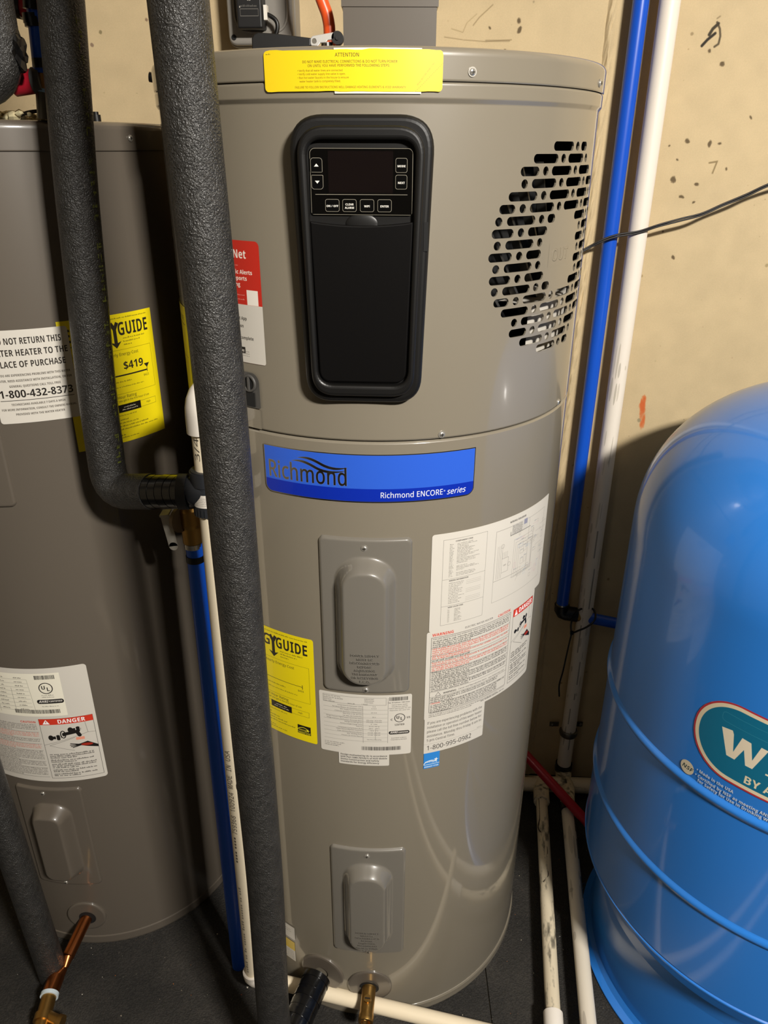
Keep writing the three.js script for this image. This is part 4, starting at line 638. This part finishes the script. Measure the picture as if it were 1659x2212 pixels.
// ------------------------------------------------------------------ white plastic drain line beside the front foam pipe
{
  const a = atZ(436, 930, -0.905), b = atZ(546, 2100, -0.9), o = [b.x, 0, b.z], q = v => v.clone().sub(V(...o)), r = 0.0134;
  const t = thing('drain_pipe', 'cream plastic drain pipe running down and across the floor before the heater', 'pipe', o);
  const circ = 2 * Math.PI * r, Lp = a.distanceTo(b), [c, x] = canvas(circ * 1000 * 4, 2048, '#eadcc0'), S = 2048 / Lp;   // u wraps, v along
  const put = (s, py, u, size, o2 = {}) => { const h = (atZ(0, py, -0.9).y - b.y) / (a.y - b.y); x.save(); x.translate(c.width * u, 2048 * (1 - h)); x.rotate(-Math.PI / 2); txt(x, s, 0, 0, size, { col: o2.col ?? '#5a5248', w: o2.w, f: o2.f ?? 'monospace', max: o2.max }); x.restore(); };
  put('3/4"', 992, 0.47, 44, { col: '#3a342c', f: 'sans-serif', max: 80 }); put('759368 100924 MADE IN USA', 1790, 0.49, 50, { max: 345, w: 'bold', col: '#766c5e' });
  { const pr = (py, len, size, bold) => { const h = (atZ(0, py, -0.9).y - b.y) / (a.y - b.y); x.save(); x.translate(c.width * 0.45, 2048 * (1 - h)); x.rotate(-Math.PI / 2); greek(x, 0, 0, len, size, '#4a443c', bold); x.restore(); }; pr(1850, 110, 26, 0.8); pr(2085, 440, 24, 0.5); }
  part('riser', pipe(q(b), q(a), r), std({ map: ctex(c), roughness: 0.4 }), t);
  // elbow cap at the top turning back to the heater
  const d = a.clone().sub(b).normalize(), e1 = a.clone().addScaledVector(d, 0.042), e2 = e1.clone().add(V(0.016, 0.004, -0.07));
  part('top_elbow', bent([q(a.clone().addScaledVector(d, -0.002)), q(e1), q(e2)], 0.0186, 0.03), M.pvcWhite, t);
  const k = q(TEE), along = d;
  const tee = part('tee', merge([pipe(k.clone().addScaledVector(along, -0.024), k.clone().addScaledVector(along, 0.028), 0.0188), pipe(k.clone().addScaledVector(along, 0.008), k.clone().addScaledVector(along, 0.026), 0.0205), pipe(k.clone().add(V(-0.034, -0.004, 0)), k, 0.019), pipe(k.clone().add(V(-0.036, -0.004, 0)), k.clone().add(V(-0.024, -0.004, 0)), 0.0235)]), M.fitting, t, 'dark grey plastic tee');
  const ribs = []; for (let i = 0; i < 24; i++) ribs.push(box(0.003, 0.013, 0.003).translate(0, 0, 0.0178).rotateY(i / 24 * 6.283)); part('collar', merge([new THREE.CylinderGeometry(0.018, 0.018, 0.013, 30), ...ribs]).applyQuaternion(new THREE.Quaternion().setFromUnitVectors(V(0, 1, 0), along)).translate(...k.clone().addScaledVector(along, -0.0275).toArray()), M.fitting, t);
  const [lc, lx] = canvas(600, 220, '#efe7da'); lx.fillStyle = '#2a2622'; lx.fillRect(40, 130, 60, 70); txt(lx, '3/4', 125, 190, 30, { w: 'bold' }); for (let i = 0; i < 5; i++) greek(lx, 200, 60 + i * 30, 330, 13, INK, 0.6);
  part('tee_label', new THREE.CylinderGeometry(0.0194, 0.0194, 0.018, 36, 1, true, -1.7, 3.2).applyQuaternion(new THREE.Quaternion().setFromUnitVectors(V(0, 1, 0), along)).translate(...k.clone().addScaledVector(along, -0.0105).toArray()), std({ map: ctex(lc), roughness: 0.5, side: THREE.DoubleSide }), t, 'white product label');
  const f0 = V(b.x + 0.002, 0.055, b.z + 0.012), f1 = atH(820, 2181, 0.055), f2 = f0.clone().lerp(f1, 2.6);
  part('bottom_elbow', bent([q(b.clone().add(V(0, 0.004, 0))), q(b.clone().setY(0.052)), q(b.clone().setY(0.052).lerp(f1, 0.14))], 0.0178, 0.02), M.pvcWhite, t);
  part('floor_run', pipe(q(b.clone().setY(0.053)), q(f2.setY(0.055)), r), M.pvc, t);
}
// ------------------------------------------------------------------ relief valve and its blue tube
{
  const p = atZ(411, 1120, -1.0), t = thing('relief_valve', 'brass relief valve with silver lever on the side of the hybrid heater', 'valve', [p.x, p.y, p.z]);
  part('body', merge([lathe([[0.0001, 0.022], [0.014, 0.021], [0.0165, 0.016], [0.0165, -0.006], [0.0145, -0.012], [0.0145, -0.038], [0.0001, -0.038]], 32), pipe(V(0.004, 0.004, -0.004), V(0.032, 0.006, -0.045), 0.0125)]), M.brass, t);
  part('cap_disc', new THREE.CylinderGeometry(0.017, 0.0195, 0.008, 32).rotateZ(Math.PI / 2).rotateY(-0.5).translate(-0.013, 0.004, 0.01), std({ color: 0x7b6a54, metalness: 0.8, roughness: 0.5 }), t);
  part('lever', merge([box(0.013, 0.05, 0.0025).rotateZ(0.14).translate(-0.028, -0.012, 0.016), box(0.013, 0.003, 0.02).rotateZ(0.14).translate(-0.0325, 0.0125, 0.008), new THREE.CylinderGeometry(0.0065, 0.0065, 0.0025, 20).rotateX(Math.PI / 2).translate(-0.0245, -0.037, 0.016)]), std({ color: 0xb6b0a4, metalness: 0.35, roughness: 0.4 }), t, 'silver lever');
  part('crimp_ring', new THREE.CylinderGeometry(0.0135, 0.0135, 0.008, 28).translate(0, -0.043, 0), M.chrome, t);
  const s = V(p.x + 0.001, p.y - 0.04, p.z), e = V(-0.279, 0.012, -0.955);
  const b = thing('discharge_tube', 'blue plastic tube dropping from the brass relief valve', 'pipe', [e.x, 0, e.z]);
  part('tube', pipe(V(0, 0, 0), s.clone().sub(V(e.x, 0, e.z)), 0.0125), M.bluePex, b);
  const s2 = s.clone().sub(V(e.x, 0, e.z)), dd = s2.clone().normalize(); part('crimp_band', pipe(s2.clone().addScaledVector(dd, -0.03), s2.clone().addScaledVector(dd, -0.02), 0.0138), M.blackMatte, b);
}
// ------------------------------------------------------------------ left drain: copper stub and brass valve
{
  const s = V(GX + 0.0, 0.079, GZ + GR + 0.003), e = atH(147, 2066, 0.062), v = atH(112, 2150, 0.05);
  const t = thing('drain_valve', 'copper stub and brass drain valve at the foot of the left heater', 'valve', [v.x, 0, v.z]), q = p => p.clone().sub(V(v.x, 0, v.z));
  part('copper_stub', pipe(q(s.clone().add(V(0, 0, -0.02))), q(e), 0.0112), M.copper, t, 'copper pipe stub');
  part('reducer', merge([pipe(q(e), q(atH(140, 2090, 0.055)), 0.0105, { r2: 0.0062 }), pipe(q(atH(140, 2090, 0.055)), q(atH(122, 2112, 0.052)), 0.0062, { r2: 0.0135 })]), M.copper, t);
  const a = atH(122, 2110, 0.052), b = atH(108, 2146, 0.05), c = atH(85, 2230, 0.046);
  part('union', pipe(q(a), q(b), 0.0145), M.copper, t); part('tape_seal', pipe(q(b), q(b.clone().lerp(c, 0.1)), 0.0158), std({ color: 0xc9d6dc, roughness: 0.5 }), t, 'pale blue sealing band');
  part('valve_body', merge([pipe(q(b.clone().lerp(c, 0.1)), q(c), 0.0128), pipe(q(b.clone().lerp(c, 0.55)), q(b.clone().lerp(c, 0.75)), 0.0158), pipe(q(b.clone().lerp(c, 0.55)), q(b.clone().lerp(c, 0.75)).add(V(0.034, 0.004, 0.002)), 0.0095), new THREE.CylinderGeometry(0.012, 0.012, 0.008, 8).rotateZ(Math.PI / 2).rotateY(-0.2).translate(...q(b.clone().lerp(c, 0.74)).add(V(0.034, 0.004, 0.002)).toArray())]), M.brass, t, 'brass valve body');
}

// ------------------------------------------------------------------ pipes on the wall by the blue tank
const BP = onWall(0.396, 0.03), PZ = BP.z;
{
  const b = atZ(1213, 1316, PZ), t = thing('water_pipe', 'blue plastic water pipe fixed up the concrete wall beside the tank', 'pipe', [b.x, 0, PZ]);
  part('riser', pipe(V(0.012, CEIL, 0), V(0, b.y, 0), 0.0128), M.bluePex, t);
  part('elbow', bent([V(0, b.y + 0.012, 0), V(0, b.y - 0.008, 0), V(0.035, b.y - 0.012, 0.004)], 0.0162, 0.018), M.blackPlastic, t);
  part('branch', pipe(V(0.015, b.y - 0.0105, 0.001), V(0.2, b.y - 0.03, 0.04), 0.0122), M.bluePex, t);
  part('crimp_band', pipe(V(0.034, b.y - 0.012, 0.004), V(0.044, b.y - 0.0127, 0.0055), 0.0138), M.brass, t);
  part('crimp_ring', new THREE.CylinderGeometry(0.014, 0.014, 0.004, 28).translate(0, b.y + 0.014, 0), M.zinc, t);
  for (const h of [2.0]) part('strap', box(0.06, 0.014, 0.044, 0, h, -0.008), M.zinc, t);
}
const WP = onWall(0.4445, 0.0325);
{
  const t = thing('vent_pipe', 'white plastic pipe strapped to the concrete wall right of the blue pipe', 'pipe', [WP.x, 0, WP.z]), r = 0.0165, low = 0.05;
  const [c, x] = canvas(432, 2048, '#ece2d4'); const n2 = tileNoise(256, 40, 71, 4), R = rng(5);
  x.fillStyle = '#77706a'; x.save(); x.translate(300, 2030); x.rotate(-Math.PI / 2); let u = 700; while (u < 2000) { const s = 24 + 60 * R(); x.globalAlpha = 0.25; x.fillRect(u, -7, s * 0.8, 9); u += s + 10; } x.globalAlpha = 0.5; x.fillStyle = '#5a554c'; for (const [a, l, d] of [[60, 60, 8], [140, 50, -4], [215, 20, 4], [260, 70, 6], [350, 80, -6], [470, 110, 10], [600, 70, 4]]) x.fillRect(a * 0.85, -110 + d * 3, l * 0.8, 12); x.restore();
  for (let i = 0; i < 90; i++) { x.globalAlpha = 0.12 + 0.2 * R(); x.fillStyle = '#6b6450'; x.beginPath(); x.ellipse(R() * 432, 1150 + R() * 890, 2 + 9 * R(), 4 + 26 * R(), 0.1, 0, 7); x.fill(); }
  part('riser', pipe(V(0, low, 0), V(0.0, CEIL, 0), r), std({ map: ctex(c), roughness: 0.42 }), t);
  const st = atZ(1222, 1580, WP.z).y;
  part('strap', merge([new THREE.TorusGeometry(r + 0.002, 0.0035, 8, 30, Math.PI * 1.2).rotateX(Math.PI / 2).rotateY(Math.PI * 0.1).scale(1, 2.6, 1).translate(0, st, 0), box(0.022, 0.012, 0.003, -0.029, st, -0.026), box(0.022, 0.012, 0.003, 0.029, st, -0.026)]), M.steel, t);
  for (const s of [-1, 1]) part('strap_screw', dome(0.005, 0.005).translate(s * 0.034, st, -0.024), M.steel, t);
  part('rubber_coupling', new THREE.CylinderGeometry(r + 0.0035, r + 0.0035, 0.02, 32).translate(0, low + 0.012, 0), M.blackMatte, t);
  part('coupling_clamp', new THREE.CylinderGeometry(r + 0.0045, r + 0.0045, 0.006, 32).translate(0, low + 0.006, 0), M.steel, t);
  part('foot_tee', merge([pipe(V(0, 0.012, 0.02), V(0, low + 0.004, 0.003), 0.019), pipe(V(-0.11, 0.03, 0.024), V(0.16, 0.03, 0.036), 0.0185)]), M.pvcDirty, t);
}
{
  const a = atH(1169, 1712, 0.05), b = atH(1195, 2196, 0.045), o = [b.x, 0, b.z], q = v => v.clone().sub(V(...o));
  const t = thing('floor_pipe', 'cream plastic pipe along the floor nearest the hybrid water heater', 'pipe', o, 0), dir = b.clone().sub(a).normalize();
  part('pipe', pipe(q(a), q(b.clone().addScaledVector(dir, 0.02)), 0.0134, { tile: 0.25 }), M.pvcDirty, t);
  part('coupling', pipe(q(b.clone().addScaledVector(dir, -0.006)), q(b.clone().addScaledVector(dir, 0.05)), 0.0172), M.pvcWhite, t);
  part('extension', pipe(q(b.clone().addScaledVector(dir, 0.04)), q(b.clone().addScaledVector(dir, 0.9)), 0.0134, { tile: 0.25 }), M.pvc, t);
  part('rear_elbow', merge([pipe(q(a.clone().addScaledVector(dir, -0.035)), q(a.clone().addScaledVector(dir, 0.03)), 0.0185), pipe(q(a.clone().addScaledVector(dir, -0.03).add(V(-0.1, 0, 0.004))), q(a.clone().addScaledVector(dir, -0.03).add(V(0.06, 0, 0))), 0.0155)]), M.pvcDirty, t);
  const cr = [[1152, 1722], [1154, 1765], [1151, 1790], [1163, 1805], [1170, 1840], [1166, 1865], [1172, 1890], [1162, 1905]].map(([x, y]) => { const p = atH(x + 12, y, 0.06); return q(p); }); part('dried_drip', curveTube(cr.map((p, i) => V(p.x, 0.06 - 0.0006 * (i % 2), p.z)), 0.0013, 60, 6), std({ color: 0x4a4036, roughness: 0.8 }), t, 'dark dried drip line');
}
{
  const a = atH(1226, 1748, 0.05), b = atH(1271, 2212, 0.045), o = [b.x, 0, b.z], q = v => v.clone().sub(V(...o)), dir = b.clone().sub(a).normalize();
  const t = thing('floor_pipe', 'white plastic pipe along the floor beside the blue tank', 'pipe', o);
  const [c, x] = canvas(256, 1024, '#e2d8c6'), R = rng(15); for (let i = 0; i < 70; i++) { x.globalAlpha = 0.1 + 0.2 * R(); x.fillStyle = '#5d564a'; x.beginPath(); x.ellipse(R() * 256, R() * 1024, 3 + 14 * R(), 6 + 40 * R(), 0, 0, 7); x.fill(); } x.globalAlpha = 0.8; x.fillStyle = '#3a3732'; for (const [y, l] of [[270, 60], [345, 22], [385, 40], [440, 30], [490, 70], [575, 40]]) x.fillRect(158, 900 - y, 12, l);
  part('pipe', pipe(q(b.clone().addScaledVector(dir, 0.9)), q(a), 0.0145, {}), std({ map: (() => { const tx = ctex(c); tx.repeat.set(1, 1.6); return tx; })(), roughness: 0.45 }), t);
  part('rubber_coupling', pipe(q(a.clone().addScaledVector(dir, -0.012)), q(a.clone().addScaledVector(dir, 0.008)), 0.018), M.blackMatte, t);
  part('rear_bend', bent([q(a), q(V(WP.x + 0.001, 0.045, WP.z + 0.05)), q(V(WP.x, 0.034, WP.z + 0.02))], 0.0165, 0.02), M.pvcDirty, t);
  const hk = atH(1256, 1922, 0.02); part('hook_ring', new THREE.TorusGeometry(0.0085, 0.0018, 8, 24).rotateY(0.5).translate(...q(hk).setY(0.03).toArray()), M.steel, t);
}
{
  const a = atZ(1133, 1628, -1.37), b = atZ(1290, 1800, -1.235), o = [b.x, 0, b.z];
  const t = thing('water_pipe', 'red plastic water pipe slanting down behind the blue tank', 'pipe', o);
  part('tube', pipe(a.clone().sub(V(...o)), b.clone().sub(V(...o)), 0.0112), M.redPex, t);
  part('coupling', pipe(b.clone().sub(V(...o)).lerp(a.clone().sub(V(...o)), 0.06), V(0.02, b.y - 0.02, 0.01), 0.013), M.blackPlastic, t);
}
{ // cable tie round the blue branch and the white pipe
  const y = atZ(1275, 1335, -1.4035), t = thing('cable_tie', 'black cable tie looped round the blue branch pipe with tail hanging', 'cable tie', [y.x, y.y, y.z]);
  const pts = [[1276, 1313, -1.4125], [1286, 1324, -1.3985], [1284, 1340, -1.3865], [1268, 1354, -1.3835], [1250, 1362, -1.3865], [1236, 1366, -1.3915], [1234, 1345, -1.4065], [1250, 1318, -1.4105]].map(p => atZ(...p).sub(y));
  part('loop', new THREE.TubeGeometry(new THREE.CatmullRomCurve3(pts, true), 80, 0.0022, 8, true), M.blackMatte, t);
  const hd = atZ(1235, 1367, -1.3885).sub(y); part('head', box(0.007, 0.007, 0.006, hd.x, hd.y, hd.z), M.blackMatte, t);
  part('tail', curveTube([[1235, 1367, -1.3885], [1226, 1405, -1.3905], [1216, 1450, -1.3945], [1208, 1480, -1.3985], [1208, 1504, -1.4005]].map(p => atZ(...p).sub(y)), 0.0019, 40, 8), M.blackMatte, t);
}
{ // twin flex running along the wall
  const pts = [[1265, 540, -1.4065], [1300, 522, -1.4045], [1330, 512, -1.4035], [1380, 503, -1.4025], [1420, 490, -1.3985], [1470, 477, -1.3965], [1515, 465, -1.3945], [1560, 445, -1.3925], [1610, 425, -1.3885], [1659, 402, -1.3835], [1740, 375, -1.3785], [1900, 330, -1.3785]].map(p => atZ(...p)); pts.unshift(V(0.205, 1.2, -1.33), V(0.27, 1.235, -1.375));
  const t = thing('flex_cable', 'thin dark twin cable strung in front of the wall pipes', 'cable', pts[6].toArray()), q = pts.map(p => p.clone().sub(pts[6]));
  part('conductor', curveTube(q, 0.0016, 120, 8), M.wire, t); part('conductor', curveTube(q.map((p, i) => p.clone().add(V(0, 0.0032 + 0.0004 * Math.sin(i * 2), 0.0006))), 0.0016, 120, 8), M.wire, t);
}

// ------------------------------------------------------------------ fittings behind and on top of the heaters
{
  const p0 = atWall(498, 101, 0.055), p1 = atWall(642, 60, 0.055), w = p1.x - p0.x, h = 0.19, oc = onWall((p0.x + p1.x) / 2, 0), t = thing('outlet_box', 'grey weatherproof outlet box on the wall above the hybrid heater', 'outlet box', [oc.x, p0.y + h / 2, oc.z], -WA);
  part('back_box', extrude(rrect(w, h, 0.014), 0.042, 0.004).translate(0, 0, 0.0), M.greyPlastic, t);
  part('cover', extrude(rrect(w - 0.004, h - 0.004, 0.014), 0.014, 0.005).translate(0, 0, 0.041), M.greyPlastic, t);
  const rim = rrect(w * 0.8, h * 0.86, 0.03), ih = rrect(w * 0.74, h * 0.82, 0.027); rim.holes.push(ih); part('cover_bead', extrude(rim, 0.004, 0.0015).translate(0.002, 0.004, 0.054), M.greyPlastic, t);
  part('screw_hole', new THREE.CircleGeometry(0.0042, 18).translate(-w / 2 + 0.011, -h / 2 + 0.013, 0.0556), M.blackInside, t);
  const a0 = atWall(516, 62, 0.085), a1 = atWall(571, 62, 0.085), aw = a1.x - a0.x, ac = onWall((a0.x + a1.x) / 2, 0.056), ad = thing('power_adapter', 'black plug-in power adapter in the grey outlet box', 'adapter', [ac.x, a0.y, ac.z], -WA);
  const [c, x] = canvas(256, 256, '#151414'); x.strokeStyle = '#8a857c'; x.lineWidth = 2; txt(x, 'INPUT', 30, 95, 18, { col: '#8a857c' }); txt(x, 'CE', 110, 120, 34, { w: 'bold', col: '#b5b0a6' }); greek(x, 160, 110, 60, 16, '#8a857c', 0.8); greek(x, 40, 150, 170, 13, '#8a857c', 0.7); x.strokeRect(40, 160, 180, 34); x.beginPath(); x.arc(38, 150, 5, 0, 7); x.fillStyle = '#b5b0a6'; x.fill();
  const bd = planar(extrude(rrect(aw, 0.09, 0.004), 0.03, 0.003).translate(0, 0.045, 0), (X, Y) => [X / aw + 0.5, Y / 0.07]); part('body', bd, std({ map: ctex(c), roughness: 0.5 }), ad);
  part('side_tag', box(0.0055, 0.02, 0.012, aw / 2 + 0.0045, 0.022, 0.02), M.white, ad);
  const cw = []; for (let i = 0; i <= 14; i++) { const k = i / 14; cw.push(V(aw / 2 + 0.006 + 0.016 * Math.sin(k * Math.PI * 0.8), 0.02 - 0.034 * k + 0.006 * Math.sin(k * 3), 0.02)); }
  part('cord', curveTube(cw, 0.0034, 40, 10), M.blackPlastic, ad);
}
{
  const bot = atZ(712, 78, -1.33), t = thing('water_pipe', 'orange plastic pipe rising from the top of the hybrid heater', 'pipe', [bot.x, 1.5275, bot.z]);
  const up = [[712, 96], [712, 75], [711, 55], [706, 30], [698, 8], [690, -15], [680, -60], [676, -140]].map(([x, y]) => atZ(x, y, -1.33).sub(V(bot.x, 1.5275, bot.z))); up[0].y = 0; part('tube', curveTube(up, 0.0088, 60, 24), M.orangePex, t);
  part('crimp_ring', new THREE.CylinderGeometry(0.0105, 0.0105, 0.007, 24).translate(0, 0.012, 0), M.copper, t);
}
{ // valve with a chrome yoke and long black grip lying on the heater top
  const z = -1.25, p = atZ(704, 90, z), o = V(p.x, 1.5275, z), t = thing('shutoff_valve', 'chrome valve yoke with black grip on the hybrid heater top', 'valve', o.toArray());
  const poly = (l, zz) => { const s = new THREE.Shape(); l.forEach(([x, y], i) => { const q = atZ(x, y, zz).sub(o); i ? s.lineTo(q.x, Math.max(0.001, q.y)) : s.moveTo(q.x, Math.max(0.001, q.y)); }); s.closePath(); return s; };
  const yk = poly([[667, 88], [675, 78], [690, 75], [719, 70], [722, 72], [722, 85], [708, 87], [704, 92], [692, 93], [687, 100], [673, 99]], z + 0.012), hq = atZ(679, 89, z + 0.012).sub(o), hole = new THREE.Path(); hole.absarc(hq.x, hq.y, 0.0042, 0, 7, true); yk.holes.push(hole);
  part('yoke', extrude(yk, 0.004, 0.0008, 2).translate(0, 0, 0.01), std({ color: 0xe4e0d8, metalness: 0.5, roughness: 0.3 }), t, 'polished chrome yoke');
  part('yoke_bolt', new THREE.CylinderGeometry(0.0044, 0.0044, 0.012, 6).rotateX(Math.PI / 2).translate(hq.x, hq.y, 0.007), M.zinc, t);
  const n0 = atZ(706, 92, z).sub(o); part('stem', merge([new THREE.CylinderGeometry(0.0085, 0.0085, Math.max(0.006, n0.y), 20).translate(n0.x, n0.y / 2, 0), new THREE.CylinderGeometry(0.013, 0.013, 0.004, 24).translate(n0.x, 0.0075, 0)]), M.chrome, t);
  const kq = atZ(729, 82, z + 0.01).sub(o); part('knob', merge([new THREE.CylinderGeometry(0.0082, 0.0086, 0.016, 24).rotateX(Math.PI / 2).translate(kq.x, kq.y, 0.006), new THREE.CylinderGeometry(0.003, 0.003, 0.018, 12).rotateX(Math.PI / 2).translate(kq.x, kq.y, 0.007)]), M.blackPlastic, t);
  part('grip', extrude(poly([[546, 112], [545, 84], [549, 75], [558, 71], [600, 74], [672, 83], [672, 100], [640, 112]], z + 0.01), 0.02, 0.0015).translate(0, 0, -0.004), M.blackPlastic, t, 'long black grip');
  part('flange', new THREE.CylinderGeometry(0.056, 0.058, 0.005, 40).translate(n0.x, 0.0025, 0), M.blackPlastic, t);
}
{ // red and blue supply tubes on the left heater
  const z = -1.06, b0 = atZ(92, 158, z), b1 = atZ(76, 0, z), t = thing('water_pipe', 'blue plastic supply pipe with black clamp bands on the left heater', 'pipe', [b0.x, 1.466, z]), q = v => v.clone().sub(V(b0.x, 1.466, z));
  part('tube', pipe(q(b0), q(b1), 0.0108), M.bluePex, t);
  for (const [u, v] of [[70, 40], [73, 48], [90, 137]]) { const c = q(atZ(u + 3, v, z)); part('crimp_band', pipe(c.clone().add(V(0, -0.005, 0)), c.clone().add(V(0, 0.005, 0)), 0.0122), M.blackMatte, t); }
  part('upper_sleeve', pipe(q(atZ(76, 22, z)), q(atZ(72, -60, z)), 0.0135), M.blackMatte, t);
  const n0 = atZ(97, 246, z); part('nipple', pipe(V(n0.x - b0.x, 0, 0), q(atZ(95, 196, z)), 0.0098), M.steel, t, 'dull metal nipple'); part('brass_adapter', pipe(q(atZ(95, 197, z)), q(b0), 0.0085), M.brass, t); part('seal_band', pipe(q(atZ(95, 199, z)), q(atZ(95, 191, z)), 0.0102), std({ color: 0x8fb4d8, roughness: 0.5 }), t);
  const r0 = atZ(30, 182, z), r1 = atZ(76, 175, z), rd = thing('water_pipe', 'red plastic supply stub with grey clamp on the left heater', 'pipe', [r1.x, r1.y, z]);
  part('tube', pipe(r0.clone().sub(r1), V(0, 0, 0), 0.0135), M.redPex, rd); part('clamp', pipe(V(-0.001, 0, 0), atZ(93, 174, z).sub(r1), 0.0148), M.darkGreyPlastic, rd);
  const u = thing('water_pipe', 'red plastic supply pipe with black bands behind the blue pipe', 'pipe', atZ(40, 8, z - 0.05).toArray());
  part('tube', pipe(V(-0.06, 0.012, 0), V(0.02, -0.004, 0), 0.0135), M.redPex, u); for (const x of [-0.004, 0.016]) part('band', pipe(V(x, -0.001 - x * 0.2, 0), V(x + 0.009, -0.003 - x * 0.2, 0), 0.015), M.blackMatte, u);
  const w0 = [[20, 262], [40, 250], [60, 243], [85, 240], [120, 243]].map(([x, y]) => { const p = atZ(x, y, z - 0.03); p.y = Math.max(p.y, 1.469); return p; }), w = thing('loose_wire', 'thin black wire lying across the left heater top', 'cable', w0[2].toArray());
  part('strand', curveTube(w0.map(p => p.clone().sub(w0[2])), 0.0022, 30, 8), M.wire, w);
}
{ // small red-handled fitting showing behind the foam pipe
  const p = atZ(336, 168, -1.33), t = thing('hose_bib', 'small red tube with black end cap behind the front foam pipe', 'valve', p.toArray());
  part('tube', pipe(V(0.012, 0, 0), V(-0.002, 0.001, 0), 0.0065), M.redPex, t); part('end_cap', pipe(V(-0.002, 0, 0), V(-0.009, 0.001, 0), 0.007), M.blackMatte, t);
  part('support_stem', pipe(V(0.006, -0.004, 0), V(0.006, -0.07, 0.0), 0.004), M.greyPlastic, t);
}
{ // crumbs swept up on the mats: too many and too small to count
  const R = rng(77), n = 420, g = new THREE.TetrahedronGeometry(0.0016), m = new THREE.InstancedMesh(g, std({ color: 0xffffff, roughness: 0.8 }), n), o = new THREE.Object3D(), cols = ['#b9a98c', '#d8cdb4', '#8a4a2a', '#c9742f', '#7d7364', '#e9e2d2', '#5a6a3a'];
  for (let i = 0; i < n; i++) {
    let x, z; do { x = -1.0 + 1.6 * R(); z = -1.45 + 0.85 * R(); } while (Math.hypot(x - HX, z - HZ) < 0.292 || Math.hypot(x - GX, z - GZ) < 0.262 || Math.hypot(x - TX, z - TZ) < 0.32);
    const s = 0.35 + 1.2 * R() ** 4; o.position.set(x, 0.0006 * s, z); o.rotation.set(R() * 6, R() * 6, R() * 6); o.scale.set(s * (0.6 + R()), s * 0.6, s); o.updateMatrix(); m.setMatrixAt(i, o.matrix); m.setColorAt(i, new THREE.Color(cols[Math.floor(R() * cols.length)]));
  }
  m.name = 'floor_crumbs'; m.castShadow = m.receiveShadow = true; m.userData = { label: 'pale crumbs and grit scattered on the black mats', category: 'debris', kind: 'stuff' }; scene.add(m);
}

renderer.render(scene, camera);
